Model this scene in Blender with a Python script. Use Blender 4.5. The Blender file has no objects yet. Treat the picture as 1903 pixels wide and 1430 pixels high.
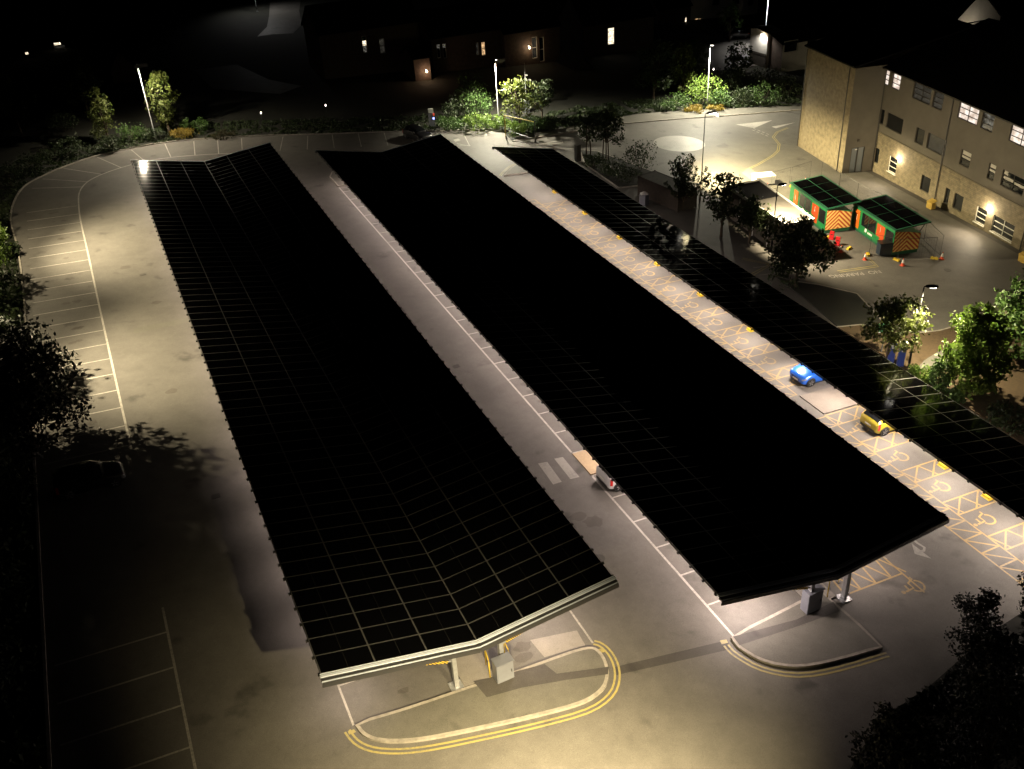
import bpy, math, random
import numpy as np
from mathutils import Vector, Matrix, noise
R = math.radians
rnd = random.Random(7)
S = bpy.context.scene
COL = S.collection

# ------------------------------------------------------------------ site
KX, KY = -0.04904, 0.02393            # the whole site falls gently to the right and rises away
def gz(x, y): return KX*x + KY*y
def P(x, y, h=0.0): return Vector((x, y, gz(x, y)+h))

# camera (a drone 34.6 m above the car park)
CAM_H = 34.6
FPX, PPX, PPY = 1754.6, 951.5, 715.0
yaw, pitch, roll = 0.400079, 0.551348, -0.061938
_f = Vector((math.sin(yaw)*math.cos(pitch), math.cos(yaw)*math.cos(pitch), -math.sin(pitch)))
_r0 = Vector((math.cos(yaw), -math.sin(yaw), 0)); _u0 = _r0.cross(_f)
_r = math.cos(roll)*_r0 + math.sin(roll)*_u0
_u = -math.sin(roll)*_r0 + math.cos(roll)*_u0
def ray(px, py): return _r*((px-PPX)/FPX) - _u*((py-PPY)/FPX) + _f
def at(px, py, h=0.0):
    """survey: photo pixel -> site x, y on the ground plane (or h above it)"""
    d = ray(px, py); t = (h-CAM_H)/(d.z-KX*d.x-KY*d.y)
    return (d.x*t, d.y*t)
def on_depth(px, py, Y):
    """survey: photo pixel -> x, z on the vertical plane y = Y"""
    d = ray(px, py); t = Y/d.y
    return d.x*t, CAM_H+d.z*t

cam = bpy.data.cameras.new('camera'); cam_o = bpy.data.objects.new('camera', cam); COL.objects.link(cam_o)
cam.sensor_width = 36; cam.lens = FPX/1903*36; cam.clip_end = 2000; cam.clip_start = .5
m = Matrix((( _r.x, _u.x, -_f.x, 0), (_r.y, _u.y, -_f.y, 0), (_r.z, _u.z, -_f.z, CAM_H), (0, 0, 0, 1)))
cam_o.matrix_world = m
S.camera = cam_o

# ------------------------------------------------------------------ materials
def new_mat(name):
    mt = bpy.data.materials.new(name); mt.use_nodes = True
    nt = mt.node_tree; b = nt.nodes['Principled BSDF']
    return mt, nt, b
def mat(name, col, rough=.6, metal=0., var=.0, scale=4., spec=.5, bump=0., bscale=30., col2=None, detail=4., emit=None, estr=0., coat=0.):
    mt, nt, b = new_mat(name)
    b.inputs['Roughness'].default_value = rough; b.inputs['Metallic'].default_value = metal
    b.inputs['Specular IOR Level'].default_value = spec
    b.inputs['Base Color'].default_value = (*col, 1)
    if coat: b.inputs['Coat Weight'].default_value = coat; b.inputs['Coat Roughness'].default_value = .04
    if emit: b.inputs['Emission Color'].default_value = (*emit, 1); b.inputs['Emission Strength'].default_value = estr
    if var or col2:
        tc = nt.nodes.new('ShaderNodeTexCoord'); n = nt.nodes.new('ShaderNodeTexNoise')
        n.inputs['Scale'].default_value = scale; n.inputs['Detail'].default_value = detail; n.inputs['Roughness'].default_value = .62
        nt.links.new(tc.outputs['Object'], n.inputs['Vector'])
        r = nt.nodes.new('ShaderNodeValToRGB')
        c2 = col2 or tuple(min(1, c*(1+var)) for c in col)
        c1 = col if col2 else tuple(c*(1-var) for c in col)
        r.color_ramp.elements[0].color = (*c1, 1); r.color_ramp.elements[1].color = (*c2, 1)
        r.color_ramp.elements[0].position = .32; r.color_ramp.elements[1].position = .68
        nt.links.new(n.outputs['Fac'], r.inputs['Fac']); nt.links.new(r.outputs['Color'], b.inputs['Base Color'])
    if bump:
        tc = nt.nodes.new('ShaderNodeTexCoord'); n = nt.nodes.new('ShaderNodeTexNoise')
        n.inputs['Scale'].default_value = bscale; n.inputs['Detail'].default_value = 5
        nt.links.new(tc.outputs['Object'], n.inputs['Vector'])
        bp = nt.nodes.new('ShaderNodeBump'); bp.inputs['Strength'].default_value = bump; bp.inputs['Distance'].default_value = .02
        nt.links.new(n.outputs['Fac'], bp.inputs['Height']); nt.links.new(bp.outputs['Normal'], b.inputs['Normal'])
    return mt

def tarmac_mat(name, base, warm=0.0):
    mt, nt, b = new_mat(name)
    b.inputs['Roughness'].default_value = .66; b.inputs['Specular IOR Level'].default_value = .28
    tc = nt.nodes.new('ShaderNodeTexCoord')
    def nz(scale, detail=4, rough=.6):
        n = nt.nodes.new('ShaderNodeTexNoise'); n.inputs['Scale'].default_value = scale; n.inputs['Detail'].default_value = detail
        n.inputs['Roughness'].default_value = rough; nt.links.new(tc.outputs['Object'], n.inputs['Vector']); return n
    def ramp(n, a, c, p0=.3, p1=.7):
        r = nt.nodes.new('ShaderNodeValToRGB'); r.color_ramp.elements[0].color = (a, a, a, 1); r.color_ramp.elements[1].color = (c, c, c, 1)
        r.color_ramp.elements[0].position = p0; r.color_ramp.elements[1].position = p1
        nt.links.new(n.outputs['Fac'], r.inputs['Fac']); return r
    def mul(a, c):
        x = nt.nodes.new('ShaderNodeMix'); x.data_type = 'RGBA'; x.blend_type = 'MULTIPLY'; x.inputs[0].default_value = 1
        nt.links.new(a, x.inputs[6]); nt.links.new(c, x.inputs[7]); return x.outputs[2]
    r1 = ramp(nz(.13, 6, .65), .78, 1.12); r2 = ramp(nz(.9, 7, .75), .84, 1.1); r3 = ramp(nz(30, 4), .74, 1.22)
    r4 = ramp(nz(.45, 3, .5), .62, 1.0, .27, .36)      # a few oil and damp stains
    rgb = nt.nodes.new('ShaderNodeRGB'); rgb.outputs[0].default_value = (*base, 1)
    o = mul(mul(mul(mul(rgb.outputs[0], r1.outputs['Color']), r2.outputs['Color']), r3.outputs['Color']), r4.outputs['Color'])
    nt.links.new(o, b.inputs['Base Color'])
    bp = nt.nodes.new('ShaderNodeBump'); bp.inputs['Strength'].default_value = .35; bp.inputs['Distance'].default_value = .01
    n = nz(60, 3); nt.links.new(n.outputs['Fac'], bp.inputs['Height']); nt.links.new(bp.outputs['Normal'], b.inputs['Normal'])
    return mt

def paint_mat(name, col, worn=.42):
    """road paint with worn-through patches"""
    mt, nt, b = new_mat(name); b.inputs['Roughness'].default_value = .6
    tc = nt.nodes.new('ShaderNodeTexCoord'); n = nt.nodes.new('ShaderNodeTexNoise'); n.inputs['Scale'].default_value = 7; n.inputs['Detail'].default_value = 8
    n.inputs['Roughness'].default_value = .75
    n2 = nt.nodes.new('ShaderNodeTexNoise'); n2.inputs['Scale'].default_value = .5
    for k in (n, n2): nt.links.new(tc.outputs['Object'], k.inputs['Vector'])
    ad = nt.nodes.new('ShaderNodeMath'); ad.operation = 'MULTIPLY_ADD'; ad.inputs[1].default_value = .45
    nt.links.new(n2.outputs['Fac'], ad.inputs[0]); nt.links.new(n.outputs['Fac'], ad.inputs[2])
    r = nt.nodes.new('ShaderNodeValToRGB'); r.color_ramp.elements[0].position = worn+.14; r.color_ramp.elements[1].position = worn+.32
    r.color_ramp.elements[0].color = (*[c*.45+.05 for c in col], 1); r.color_ramp.elements[1].color = (*col, 1)
    nt.links.new(ad.outputs[0], r.inputs['Fac']); nt.links.new(r.outputs['Color'], b.inputs['Base Color'])
    return mt

def leaf_mat(name, c1, c2, trans=.35):
    mt, nt, b = new_mat(name)
    b.inputs['Roughness'].default_value = .55
    tc = nt.nodes.new('ShaderNodeTexCoord'); n = nt.nodes.new('ShaderNodeTexNoise'); n.inputs['Scale'].default_value = 1.3; n.inputs['Detail'].default_value = 5
    nt.links.new(tc.outputs['Object'], n.inputs['Vector'])
    r = nt.nodes.new('ShaderNodeValToRGB'); r.color_ramp.elements[0].color = (*c1, 1); r.color_ramp.elements[1].color = (*c2, 1)
    r.color_ramp.elements[0].position = .35; r.color_ramp.elements[1].position = .65
    nt.links.new(n.outputs['Fac'], r.inputs['Fac']); nt.links.new(r.outputs['Color'], b.inputs['Base Color'])
    t = nt.nodes.new('ShaderNodeBsdfTranslucent'); nt.links.new(r.outputs['Color'], t.inputs['Color'])
    mx = nt.nodes.new('ShaderNodeMixShader'); mx.inputs[0].default_value = trans
    nt.links.new(b.outputs[0], mx.inputs[1]); nt.links.new(t.outputs[0], mx.inputs[2])
    nt.links.new(mx.outputs[0], nt.nodes['Material Output'].inputs['Surface'])
    return mt

def brick_mat(name, c1, c2, mortar, scale, rough=.85, sq=.5, bump=.4, bw=.5, rh=.25):
    mt, nt, b = new_mat(name); b.inputs['Roughness'].default_value = rough
    uv = nt.nodes.new('ShaderNodeUVMap')
    br = nt.nodes.new('ShaderNodeTexBrick'); br.inputs['Scale'].default_value = scale
    br.inputs['Color1'].default_value = (*c1, 1); br.inputs['Color2'].default_value = (*c2, 1); br.inputs['Mortar'].default_value = (*mortar, 1)
    br.inputs['Mortar Size'].default_value = .018; br.inputs['Brick Width'].default_value = bw; br.inputs['Row Height'].default_value = rh
    nt.links.new(uv.outputs[0], br.inputs['Vector'])
    n = nt.nodes.new('ShaderNodeTexNoise'); n.inputs['Scale'].default_value = 2.2; n.inputs['Detail'].default_value = 6; nt.links.new(uv.outputs[0], n.inputs['Vector'])
    r = nt.nodes.new('ShaderNodeValToRGB'); r.color_ramp.elements[0].color = (.62, .62, .62, 1); r.color_ramp.elements[1].color = (1.1, 1.1, 1.1, 1)
    r.color_ramp.elements[0].position = .3; r.color_ramp.elements[1].position = .7
    nt.links.new(n.outputs['Fac'], r.inputs['Fac'])
    x = nt.nodes.new('ShaderNodeMix'); x.data_type = 'RGBA'; x.blend_type = 'MULTIPLY'; x.inputs[0].default_value = 1
    nt.links.new(br.outputs['Color'], x.inputs[6]); nt.links.new(r.outputs['Color'], x.inputs[7]); nt.links.new(x.outputs[2], b.inputs['Base Color'])
    bp = nt.nodes.new('ShaderNodeBump'); bp.inputs['Strength'].default_value = bump; bp.inputs['Distance'].default_value = .02
    nt.links.new(x.outputs[2], bp.inputs['Height']); nt.links.new(bp.outputs['Normal'], b.inputs['Normal'])
    return mt

def chevron_mat(name):
    mt, nt, b = new_mat(name); b.inputs['Roughness'].default_value = .35
    uv = nt.nodes.new('ShaderNodeUVMap'); sp = nt.nodes.new('ShaderNodeSeparateXYZ'); nt.links.new(uv.outputs[0], sp.inputs[0])
    def mth(op, a, c=None, v=None):
        x = nt.nodes.new('ShaderNodeMath'); x.operation = op
        nt.links.new(a, x.inputs[0])
        if c is not None: nt.links.new(c, x.inputs[1])
        if v is not None: x.inputs[1].default_value = v
        return x.outputs[0]
    ax = mth('ABSOLUTE', mth('SUBTRACT', sp.outputs[0], v=.5))
    s = mth('ADD', mth('MULTIPLY', ax, v=1.25), sp.outputs[1])
    fr = mth('FRACT', mth('MULTIPLY', s, v=4.8)); st = mth('GREATER_THAN', fr, v=.5)
    mx = nt.nodes.new('ShaderNodeMix'); mx.data_type = 'RGBA'
    nt.links.new(st, mx.inputs[0]); mx.inputs[6].default_value = (.5, .07, .015, 1); mx.inputs[7].default_value = (.85, .58, .2, 1)
    nt.links.new(mx.outputs[2], b.inputs['Base Color'])
    return mt

def stripe_mat(name, c1, c2, scale):
    mt, nt, b = new_mat(name)
    tc = nt.nodes.new('ShaderNodeTexCoord'); w = nt.nodes.new('ShaderNodeTexWave'); w.bands_direction = 'DIAGONAL'; w.inputs['Scale'].default_value = scale
    nt.links.new(tc.outputs['Object'], w.inputs['Vector'])
    g = nt.nodes.new('ShaderNodeMath'); g.operation = 'GREATER_THAN'; g.inputs[1].default_value = .5; nt.links.new(w.outputs['Fac'], g.inputs[0])
    mx = nt.nodes.new('ShaderNodeMix'); mx.data_type = 'RGBA'; mx.inputs[6].default_value = (*c1, 1); mx.inputs[7].default_value = (*c2, 1)
    nt.links.new(g.outputs[0], mx.inputs[0]); nt.links.new(mx.outputs[2], b.inputs['Base Color'])
    return mt

def pv_mat(name):
    """dark solar glass with faint cell lines"""
    mt, nt, b = new_mat(name)
    b.inputs['Roughness'].default_value = .1; b.inputs['Specular IOR Level'].default_value = .2
    b.inputs['Coat Weight'].default_value = 0.0
    uv = nt.nodes.new('ShaderNodeUVMap'); sp = nt.nodes.new('ShaderNodeSeparateXYZ'); nt.links.new(uv.outputs[0], sp.inputs[0])
    def line(o, k, wid):
        a = nt.nodes.new('ShaderNodeMath'); a.operation = 'MULTIPLY'; a.inputs[1].default_value = k; nt.links.new(o, a.inputs[0])
        f = nt.nodes.new('ShaderNodeMath'); f.operation = 'FRACT'; nt.links.new(a.outputs[0], f.inputs[0])
        g = nt.nodes.new('ShaderNodeMath'); g.operation = 'LESS_THAN'; g.inputs[1].default_value = wid; nt.links.new(f.outputs[0], g.inputs[0])
        return g.outputs[0]
    l1 = line(sp.outputs[1], 6, .05); l2 = line(sp.outputs[0], 2, .018)
    mxm = nt.nodes.new('ShaderNodeMath'); mxm.operation = 'MULTIPLY_ADD'; mxm.inputs[1].default_value = .32
    nt.links.new(l1, mxm.inputs[0]); nt.links.new(l2, mxm.inputs[2])
    mx = nt.nodes.new('ShaderNodeMix'); mx.data_type = 'RGBA'; mx.inputs[6].default_value = (.002, .002, .0024, 1); mx.inputs[7].default_value = (.018, .018, .018, 1)
    nt.links.new(mxm.outputs[0], mx.inputs[0]); nt.links.new(mx.outputs[2], b.inputs['Base Color'])
    return mt

def lit_mat(name, c, s, c2=None, scale=(3, 5)):
    """a lit room seen through the window: uneven emission"""
    mt, nt, b = new_mat(name)
    b.inputs['Base Color'].default_value = (.02, .02, .02, 1); b.inputs['Roughness'].default_value = .1
    uv = nt.nodes.new('ShaderNodeUVMap'); mp = nt.nodes.new('ShaderNodeMapping'); mp.inputs['Scale'].default_value = (scale[0], scale[1], 1)
    n = nt.nodes.new('ShaderNodeTexNoise'); n.inputs['Scale'].default_value = 1.0; n.inputs['Detail'].default_value = 3
    nt.links.new(uv.outputs[0], mp.inputs[0]); nt.links.new(mp.outputs[0], n.inputs['Vector'])
    r = nt.nodes.new('ShaderNodeValToRGB'); r.color_ramp.elements[0].position = .4; r.color_ramp.elements[1].position = .62
    r.color_ramp.elements[0].color = (*(c2 or tuple(k*.25 for k in c)), 1); r.color_ramp.elements[1].color = (*c, 1)
    nt.links.new(n.outputs['Fac'], r.inputs['Fac']); nt.links.new(r.outputs['Color'], b.inputs['Emission Color'])
    b.inputs['Emission Strength'].default_value = s
    return mt

EXPO = 3.0
EX = 2**EXPO                      # photographed as a long night exposure
M = {}
M['tarmac'] = tarmac_mat('tarmac', (.115, .108, .098))
M['tarmac_dark'] = tarmac_mat('tarmac_reinstatement', (.062, .057, .052))
M['paving'] = tarmac_mat('island_paving', (.115, .11, .095))
M['ramp'] = tarmac_mat('pale_ramp', (.15, .132, .112))
M['stain'] = tarmac_mat('oil_stain', (.088, .08, .071))
M['grit_yellow'] = mat('dark_yellow_plastic', (.3, .2, .035), .55, var=.12, scale=3)  # darker yellow than the powder coat
M['iron'] = mat('cast_iron', (.07, .066, .06), .7, .2)
M['slab'] = tarmac_mat('pale_slab', (.2, .185, .165))
M['kerb'] = mat('concrete_kerb', (.24, .22, .19), .8, var=.25, scale=3, bump=.2)
M['tactile'] = mat('buff_paving', (.33, .25, .15), .8, var=.12, scale=6)
M['soil'] = mat('dark_soil', (.005, .006, .003), .95, col2=(.012, .012, .006), scale=.6)
M['bark'] = mat('leaf_litter', (.038, .024, .011), .95, col2=(.07, .045, .02), scale=5, detail=8)
M['grass'] = mat('rough_grass', (.03, .04, .015), .9, col2=(.06, .07, .025), scale=1.2)
M['white_paint'] = paint_mat('white_road_paint', (.33, .31, .28), .46)
M['yellow_paint'] = paint_mat('yellow_road_paint', (.28, .19, .068), .44)
M['yellow_line'] = paint_mat('yellow_line_paint', (.30, .25, .085), .42)
M['faded'] = paint_mat('faded_white_paint', (.23, .22, .195), .42)
M['pv'] = pv_mat('solar_glass')
M['alu'] = mat('aluminium_frame', (.1, .1, .1), .45, .1)
M['alu_plain'] = mat('plain_aluminium', (.4, .4, .41), .4, .5)
M['alu_lit'] = mat('lit_aluminium', (.7, .77, .9), .4, .0)  # paler than the bare metal, to look lit by the lamp
M['gutter'] = mat('dark_gutter', (.06, .06, .065), .4, .4)
M['galv'] = mat('galvanised_steel', (.36, .37, .39), .45, .5, var=.15, scale=5)
M['steel_dark'] = mat('dark_steel', (.04, .04, .04), .5, .3)
M['black'] = mat('black_paint', (.012, .012, .012), .4)
M['pole'] = mat('grey_lamp_post', (.30, .31, .32), .4, .4)
M['pole_dark'] = mat('black_lamp_post', (.006, .006, .006), .6, .0, spec=.2)
M['lens'] = mat('lamp_lens', (.8, .8, .8), .3, emit=(1, .93, .8), estr=14/EX)
M['yellow'] = mat('yellow_powder_coat', (.48, .34, .03), .5)
M['hazard'] = stripe_mat('hazard_stripes', (.02, .02, .02), (.75, .5, .05), 5.5)
M['cabinet'] = mat('cabinet_grey', (.19, .2, .235), .45, .2, var=.06, scale=2)
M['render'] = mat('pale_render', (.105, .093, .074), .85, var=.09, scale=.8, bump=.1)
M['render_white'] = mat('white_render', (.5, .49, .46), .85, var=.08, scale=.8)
M['stone'] = brick_mat('coursed_stone', (.2, .165, .105), (.15, .122, .078), (.13, .108, .074), 1.0, bw=.42, rh=.17, bump=.8)
M['buff_brick'] = brick_mat('buff_brick', (.26, .205, .12), (.2, .16, .095), (.19, .16, .11), 1.0, bw=.225, rh=.075, bump=.2)
M['red_brick'] = brick_mat('red_brick', (.07, .034, .022), (.055, .026, .018), (.07, .06, .05), 1.0, bw=.225, rh=.075, bump=.2)
M['roof'] = mat('black_slate', (.005, .005, .006), .9, var=.2, scale=2, spec=.08)
M['roof_felt'] = mat('grey_felt_roof', (.15, .135, .11), .85, var=.25, scale=1.2)
M['roof_pale'] = mat('pale_felt_roof', (.055, .05, .042), .85, var=.2, scale=1.5)
M['white'] = mat('white_plastic', (.7, .7, .68), .5)
M['fascia'] = mat('white_fascia', (.4, .4, .38), .6)
M['frame'] = mat('dark_window_frame', (.03, .026, .022), .5)
M['frame_white'] = mat('white_window_frame', (.55, .54, .5), .5)
M['glass'] = mat('dark_glass', (.008, .009, .01), .05, spec=.6)
M['door_grey'] = mat('grey_door', (.13, .145, .16), .5)
M['green'] = mat('green_cabin_paint', (.012, .16, .045), .4, var=.1, scale=2)
M['green_dk'] = mat('dark_green_trim', (.015, .085, .045), .45)
M['orange'] = mat('orange_door_paint', (.55, .115, .012), .45, var=.06, scale=2)
M['orange_red'] = mat('red_orange_door_paint', (.42, .06, .012), .45)
M['chev'] = chevron_mat('red_yellow_chevrons')
M['red'] = mat('red_plastic', (.33, .01, .014), .4)
M['cone'] = mat('cone_orange', (.55, .07, .025), .5)
M['navy'] = mat('navy_bin', (.01, .02, .035), .4)
M['blue_box'] = mat('blue_cabinet', (.03, .06, .32), .4)
M['timber'] = mat('weathered_timber', (.035, .026, .018), .8, var=.3, scale=3)
M['trunk'] = mat('tree_bark', (.06, .045, .03), .9, var=.3, scale=6)
M['rubber'] = mat('tyre_rubber', (.012, .012, .012), .75)
M['rim'] = mat('alloy_rim', (.45, .45, .46), .3, .8)
M['plate'] = mat('number_plate', (.6, .6, .55), .5)
M['tail'] = mat('red_tail_lamp', (.5, .02, .02), .15, coat=1)
M['headlamp'] = mat('headlamp_glass', (.25, .26, .28), .08, .3, coat=1)
M['sign_green'] = mat('green_sign', (.03, .32, .15), .5)
for k, c in dict(car_blue=(.005, .10, .55), car_yellow=(.42, .34, .02), car_white=(.55, .55, .57), car_black=(.008, .008, .01)).items():
    M[k] = mat(k+'_paint', c, .3, .25 if k != 'car_white' else .1, coat=1)
M['leaf_mid'] = leaf_mat('mid_green_leaves', (.035, .075, .015), (.07, .13, .03))
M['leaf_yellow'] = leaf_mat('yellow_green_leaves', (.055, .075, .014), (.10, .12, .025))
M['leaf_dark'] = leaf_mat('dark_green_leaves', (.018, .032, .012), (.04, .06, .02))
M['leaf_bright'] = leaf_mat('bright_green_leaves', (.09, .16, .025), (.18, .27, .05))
M['leaf_black'] = leaf_mat('deep_shade_leaves', (.004, .006, .003), (.008, .012, .005), .2)  # near-black copy of the leaves, shade put into the colour
M['leaf_gold'] = leaf_mat('golden_grass_leaves', (.16, .11, .015), (.25, .19, .03))
M['leaf_brown'] = leaf_mat('bronze_leaves', (.03, .028, .014), (.06, .055, .022))
M['win_warm'] = lit_mat('warm_lit_room', (1, .62, .3), 1.1/EX*1)
M['win_cream'] = lit_mat('cream_lit_room', (1, .85, .6), 2.6/EX)
M['win_white'] = lit_mat('bright_lit_room', (1, .88, .78), 1.25/EX, (.5, .38, .3), (1.6, 1.3))
M['win_dim'] = lit_mat('dim_lit_room', (.75, .72, .62), .2/EX, (.06, .05, .04), (2, 3))
M['win_faint'] = lit_mat('faint_lit_room', (.6, .55, .45), .045/EX, None, (2, 2))
M['blind'] = mat('pale_blind', (.45, .43, .38), .8)
M['lamp_warm'] = mat('warm_lamp_glass', (.8, .7, .5), .4, emit=(1, .8, .5), estr=16/EX)
M['led_blue'] = mat('blue_indicator', (.1, .1, .8), .4, emit=(.25, .3, 1), estr=5/EX)
M['led_red'] = mat('red_indicator', (.8, .1, .05), .4, emit=(1, .1, .05), estr=.5/EX)
M['tube'] = mat('canopy_light_diffuser', (.8, .8, .8), .4, emit=(1, .86, .76), estr=8/EX)

# ------------------------------------------------------------------ builders
def tag(o, label=None, cat=None, group=None, kind=None):
    if label: o['label'] = label
    if cat: o['category'] = cat
    if group: o['group'] = group
    if kind: o['kind'] = kind
    return o
def thing(name, label, cat, loc, rz=0., group=None):
    o = bpy.data.objects.new(name, None); COL.objects.link(o)
    o.empty_display_size = .3; o.location = loc; o.rotation_euler = (0, 0, rz)
    return tag(o, label, cat, group)

class MB:
    def __init__(s): s.v = []; s.f = []; s.mi = []; s.uv = {}; s.smooth = False
    def quad(s, pts, mi=0, uv=None):
        i = len(s.v); s.v += [tuple(p) for p in pts]; s.f.append(tuple(range(i, i+len(pts)))); s.mi.append(mi)
        if uv: s.uv[len(s.f)-1] = uv
    def box(s, c, d, rz=0., mi=0, rx=0., ry=0.):
        c = Vector(c); m = Matrix.Rotation(rz, 3, 'Z') @ Matrix.Rotation(ry, 3, 'Y') @ Matrix.Rotation(rx, 3, 'X')
        i = len(s.v)
        for x in (-1, 1):
            for y in (-1, 1):
                for z in (-1, 1): s.v.append(tuple(c + m @ Vector((x*d[0]/2, y*d[1]/2, z*d[2]/2))))
        for q in ((0, 1, 3, 2), (4, 6, 7, 5), (0, 4, 5, 1), (2, 3, 7, 6), (0, 2, 6, 4), (1, 5, 7, 3)):
            s.f.append(tuple(i+k for k in q)); s.mi.append(mi)
    def bar(s, a, b, w, h=None, mi=0, up=(0, 0, 1)):
        a, b = Vector(a), Vector(b); d = (b-a).normalized(); up = Vector(up)
        if abs(d.dot(up)) > .95: up = Vector((1, 0, 0))
        sx = d.cross(up).normalized(); sz = sx.cross(d); h = h or w; i = len(s.v)
        for p in (a, b):
            for x, z in ((-1, -1), (1, -1), (1, 1), (-1, 1)): s.v.append(tuple(p + sx*(x*w/2) + sz*(z*h/2)))
        for q in ((0, 1, 2, 3), (7, 6, 5, 4), (0, 4, 5, 1), (1, 5, 6, 2), (2, 6, 7, 3), (3, 7, 4, 0)):
            s.f.append(tuple(i+k for k in q)); s.mi.append(mi)
    def tube(s, pts, rad, n=8, mi=0, cap=True):
        pts = [Vector(p) for p in pts]; rad = rad if isinstance(rad, (list, tuple)) else [rad]*len(pts)
        i0 = len(s.v)
        for k, p in enumerate(pts):
            d = (pts[min(k+1, len(pts)-1)]-pts[max(k-1, 0)]).normalized()
            a = d.cross(Vector((0, 0, 1)) if abs(d.z) < .9 else Vector((1, 0, 0))).normalized(); b = d.cross(a)
            for j in range(n):
                t = 2*math.pi*j/n; s.v.append(tuple(p + (a*math.cos(t)+b*math.sin(t))*rad[k]))
        for k in range(len(pts)-1):
            for j in range(n):
                a = i0+k*n+j; b = i0+k*n+(j+1) % n; s.f.append((a, b, b+n, a+n)); s.mi.append(mi)
        if cap:
            s.f.append(tuple(i0+j for j in range(n))[::-1]); s.mi.append(mi)
            s.f.append(tuple(i0+(len(pts)-1)*n+j for j in range(n))); s.mi.append(mi)
    def prism(s, poly, h0, h1, mi=0, base=None, top_mi=None):
        """poly of x, y extruded between heights above the sloping ground (or above z = base)"""
        z = (lambda x, y: gz(x, y)) if base is None else (lambda x, y: base)
        i = len(s.v); n = len(poly)
        ar = sum(poly[k][0]*poly[(k+1) % n][1]-poly[(k+1) % n][0]*poly[k][1] for k in range(n))
        if ar < 0: poly = poly[::-1]
        for h in (h0, h1): s.v += [(x, y, z(x, y)+h) for x, y in poly]
        for k in range(n):
            l = (k+1) % n; s.f.append((i+k, i+l, i+n+l, i+n+k)); s.mi.append(mi)
        s.f.append(tuple(i+n+k for k in range(n))); s.mi.append(mi if top_mi is None else top_mi)
        s.f.append(tuple(i+k for k in range(n))[::-1]); s.mi.append(mi)
    def sheet(s, poly, h, mi=0):
        n = len(poly)
        ar = sum(poly[k][0]*poly[(k+1) % n][1]-poly[(k+1) % n][0]*poly[k][1] for k in range(n))
        if ar < 0: poly = poly[::-1]
        s.quad([(x, y, gz(x, y)+h) for x, y in poly], mi)
    def stroke(s, pts, w, h=.008, mi=0, closed=False):
        pts = [Vector((p[0], p[1])) for p in pts]
        n = len(pts); L = []; Rr = []
        for k in range(n):
            if closed: a, b = pts[k-1], pts[(k+1) % n]
            else: a, b = pts[max(k-1, 0)], pts[min(k+1, n-1)]
            d = (b-a).normalized(); nr = Vector((-d.y, d.x))*w/2
            L.append(pts[k]+nr); Rr.append(pts[k]-nr)
        for k in range(n if closed else n-1):
            l = (k+1) % n
            s.quad([(q.x, q.y, gz(q.x, q.y)+h) for q in (Rr[k], Rr[l], L[l], L[k])], mi)
    def build(s, name, mats, parent=None, origin=None, smooth=False):
        me = bpy.data.meshes.new(name); 
        o = Vector(origin) if origin is not None else None
        vs = [tuple(Vector(v)-o) for v in s.v] if o is not None else s.v
        me.from_pydata(vs, [], s.f)
        for q in (mats if isinstance(mats, (list, tuple)) else [mats]): me.materials.append(M[q])
        me.polygons.foreach_set('material_index', s.mi)
        if s.uv:
            ul = me.uv_layers.new(name='UVMap')
            for fi, u in s.uv.items():
                ls = me.polygons[fi].loop_start
                for k, c in enumerate(u): ul.data[ls+k].uv = c
        if smooth: me.polygons.foreach_set('use_smooth', [True]*len(me.polygons))
        me.update()
        ob = bpy.data.objects.new(name, me); COL.objects.link(ob)
        if parent: ob.parent = parent
        return ob
def struct(name, mb, mats): return tag(mb.build(name, mats), kind='structure')
def copy_tree(o, parent=None, loc=None, rz=None):
    c = o.copy(); COL.objects.link(c)
    if parent: c.parent = parent
    if loc is not None: c.location = loc
    if rz is not None: c.rotation_euler = (0, 0, rz)
    for ch in list(o.children): copy_tree(ch, c)
    return c
def lamp(kind, name, loc, power, color, parent=None, radius=.1, angle=None, blend=.5, direction=None, size=None):
    l = bpy.data.lights.new(name, kind); l.energy = power/EX; l.color = color
    if kind in ('POINT', 'SPOT'): l.shadow_soft_size = radius
    if kind == 'SPOT': l.spot_size = R(angle); l.spot_blend = blend
    if kind == 'AREA': l.shape = 'RECTANGLE'; l.size, l.size_y = size
    o = bpy.data.objects.new(name, l); COL.objects.link(o); o.location = loc
    if direction is not None: o.rotation_euler = Vector(direction).to_track_quat('-Z', 'Y').to_euler()
    if parent: o.parent = parent
    return o
def offset_poly(poly, d):
    n = len(poly); out = []
    ar = sum(poly[k][0]*poly[(k+1) % n][1]-poly[(k+1) % n][0]*poly[k][1] for k in range(n))
    sg = 1 if ar > 0 else -1
    for k in range(n):
        a, b, c = Vector(poly[k-1]), Vector(poly[k]), Vector(poly[(k+1) % n])
        n1 = (b-a).normalized(); n2 = (c-b).normalized()
        v1 = Vector((n1.y, -n1.x)); v2 = Vector((n2.y, -n2.x)); v = (v1+v2)
        if v.length < .3: v = v1
        v.normalize(); out.append(tuple(b + v*sg*d))
    return out
def px(*pts): return [at(*p) for p in pts]
def zpx(ox, oy, s, pts, h=0.): return [at(ox+x/s, oy+y/s, h) for x, y in pts]
def smooth_line(pts, n=4):
    pts = [Vector((p[0], p[1])) for p in pts]; out = []
    for k in range(len(pts)-1):
        p0, p1, p2, p3 = pts[max(k-1, 0)], pts[k], pts[k+1], pts[min(k+2, len(pts)-1)]
        for j in range(n):
            t = j/n
            q = .5*((2*p1)+(p2-p0)*t+(2*p0-5*p1+4*p2-p3)*t*t+(3*p1-p0-3*p2+p3)*t**3); out.append((q.x, q.y))
    out.append(tuple(pts[-1])); return out

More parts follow.
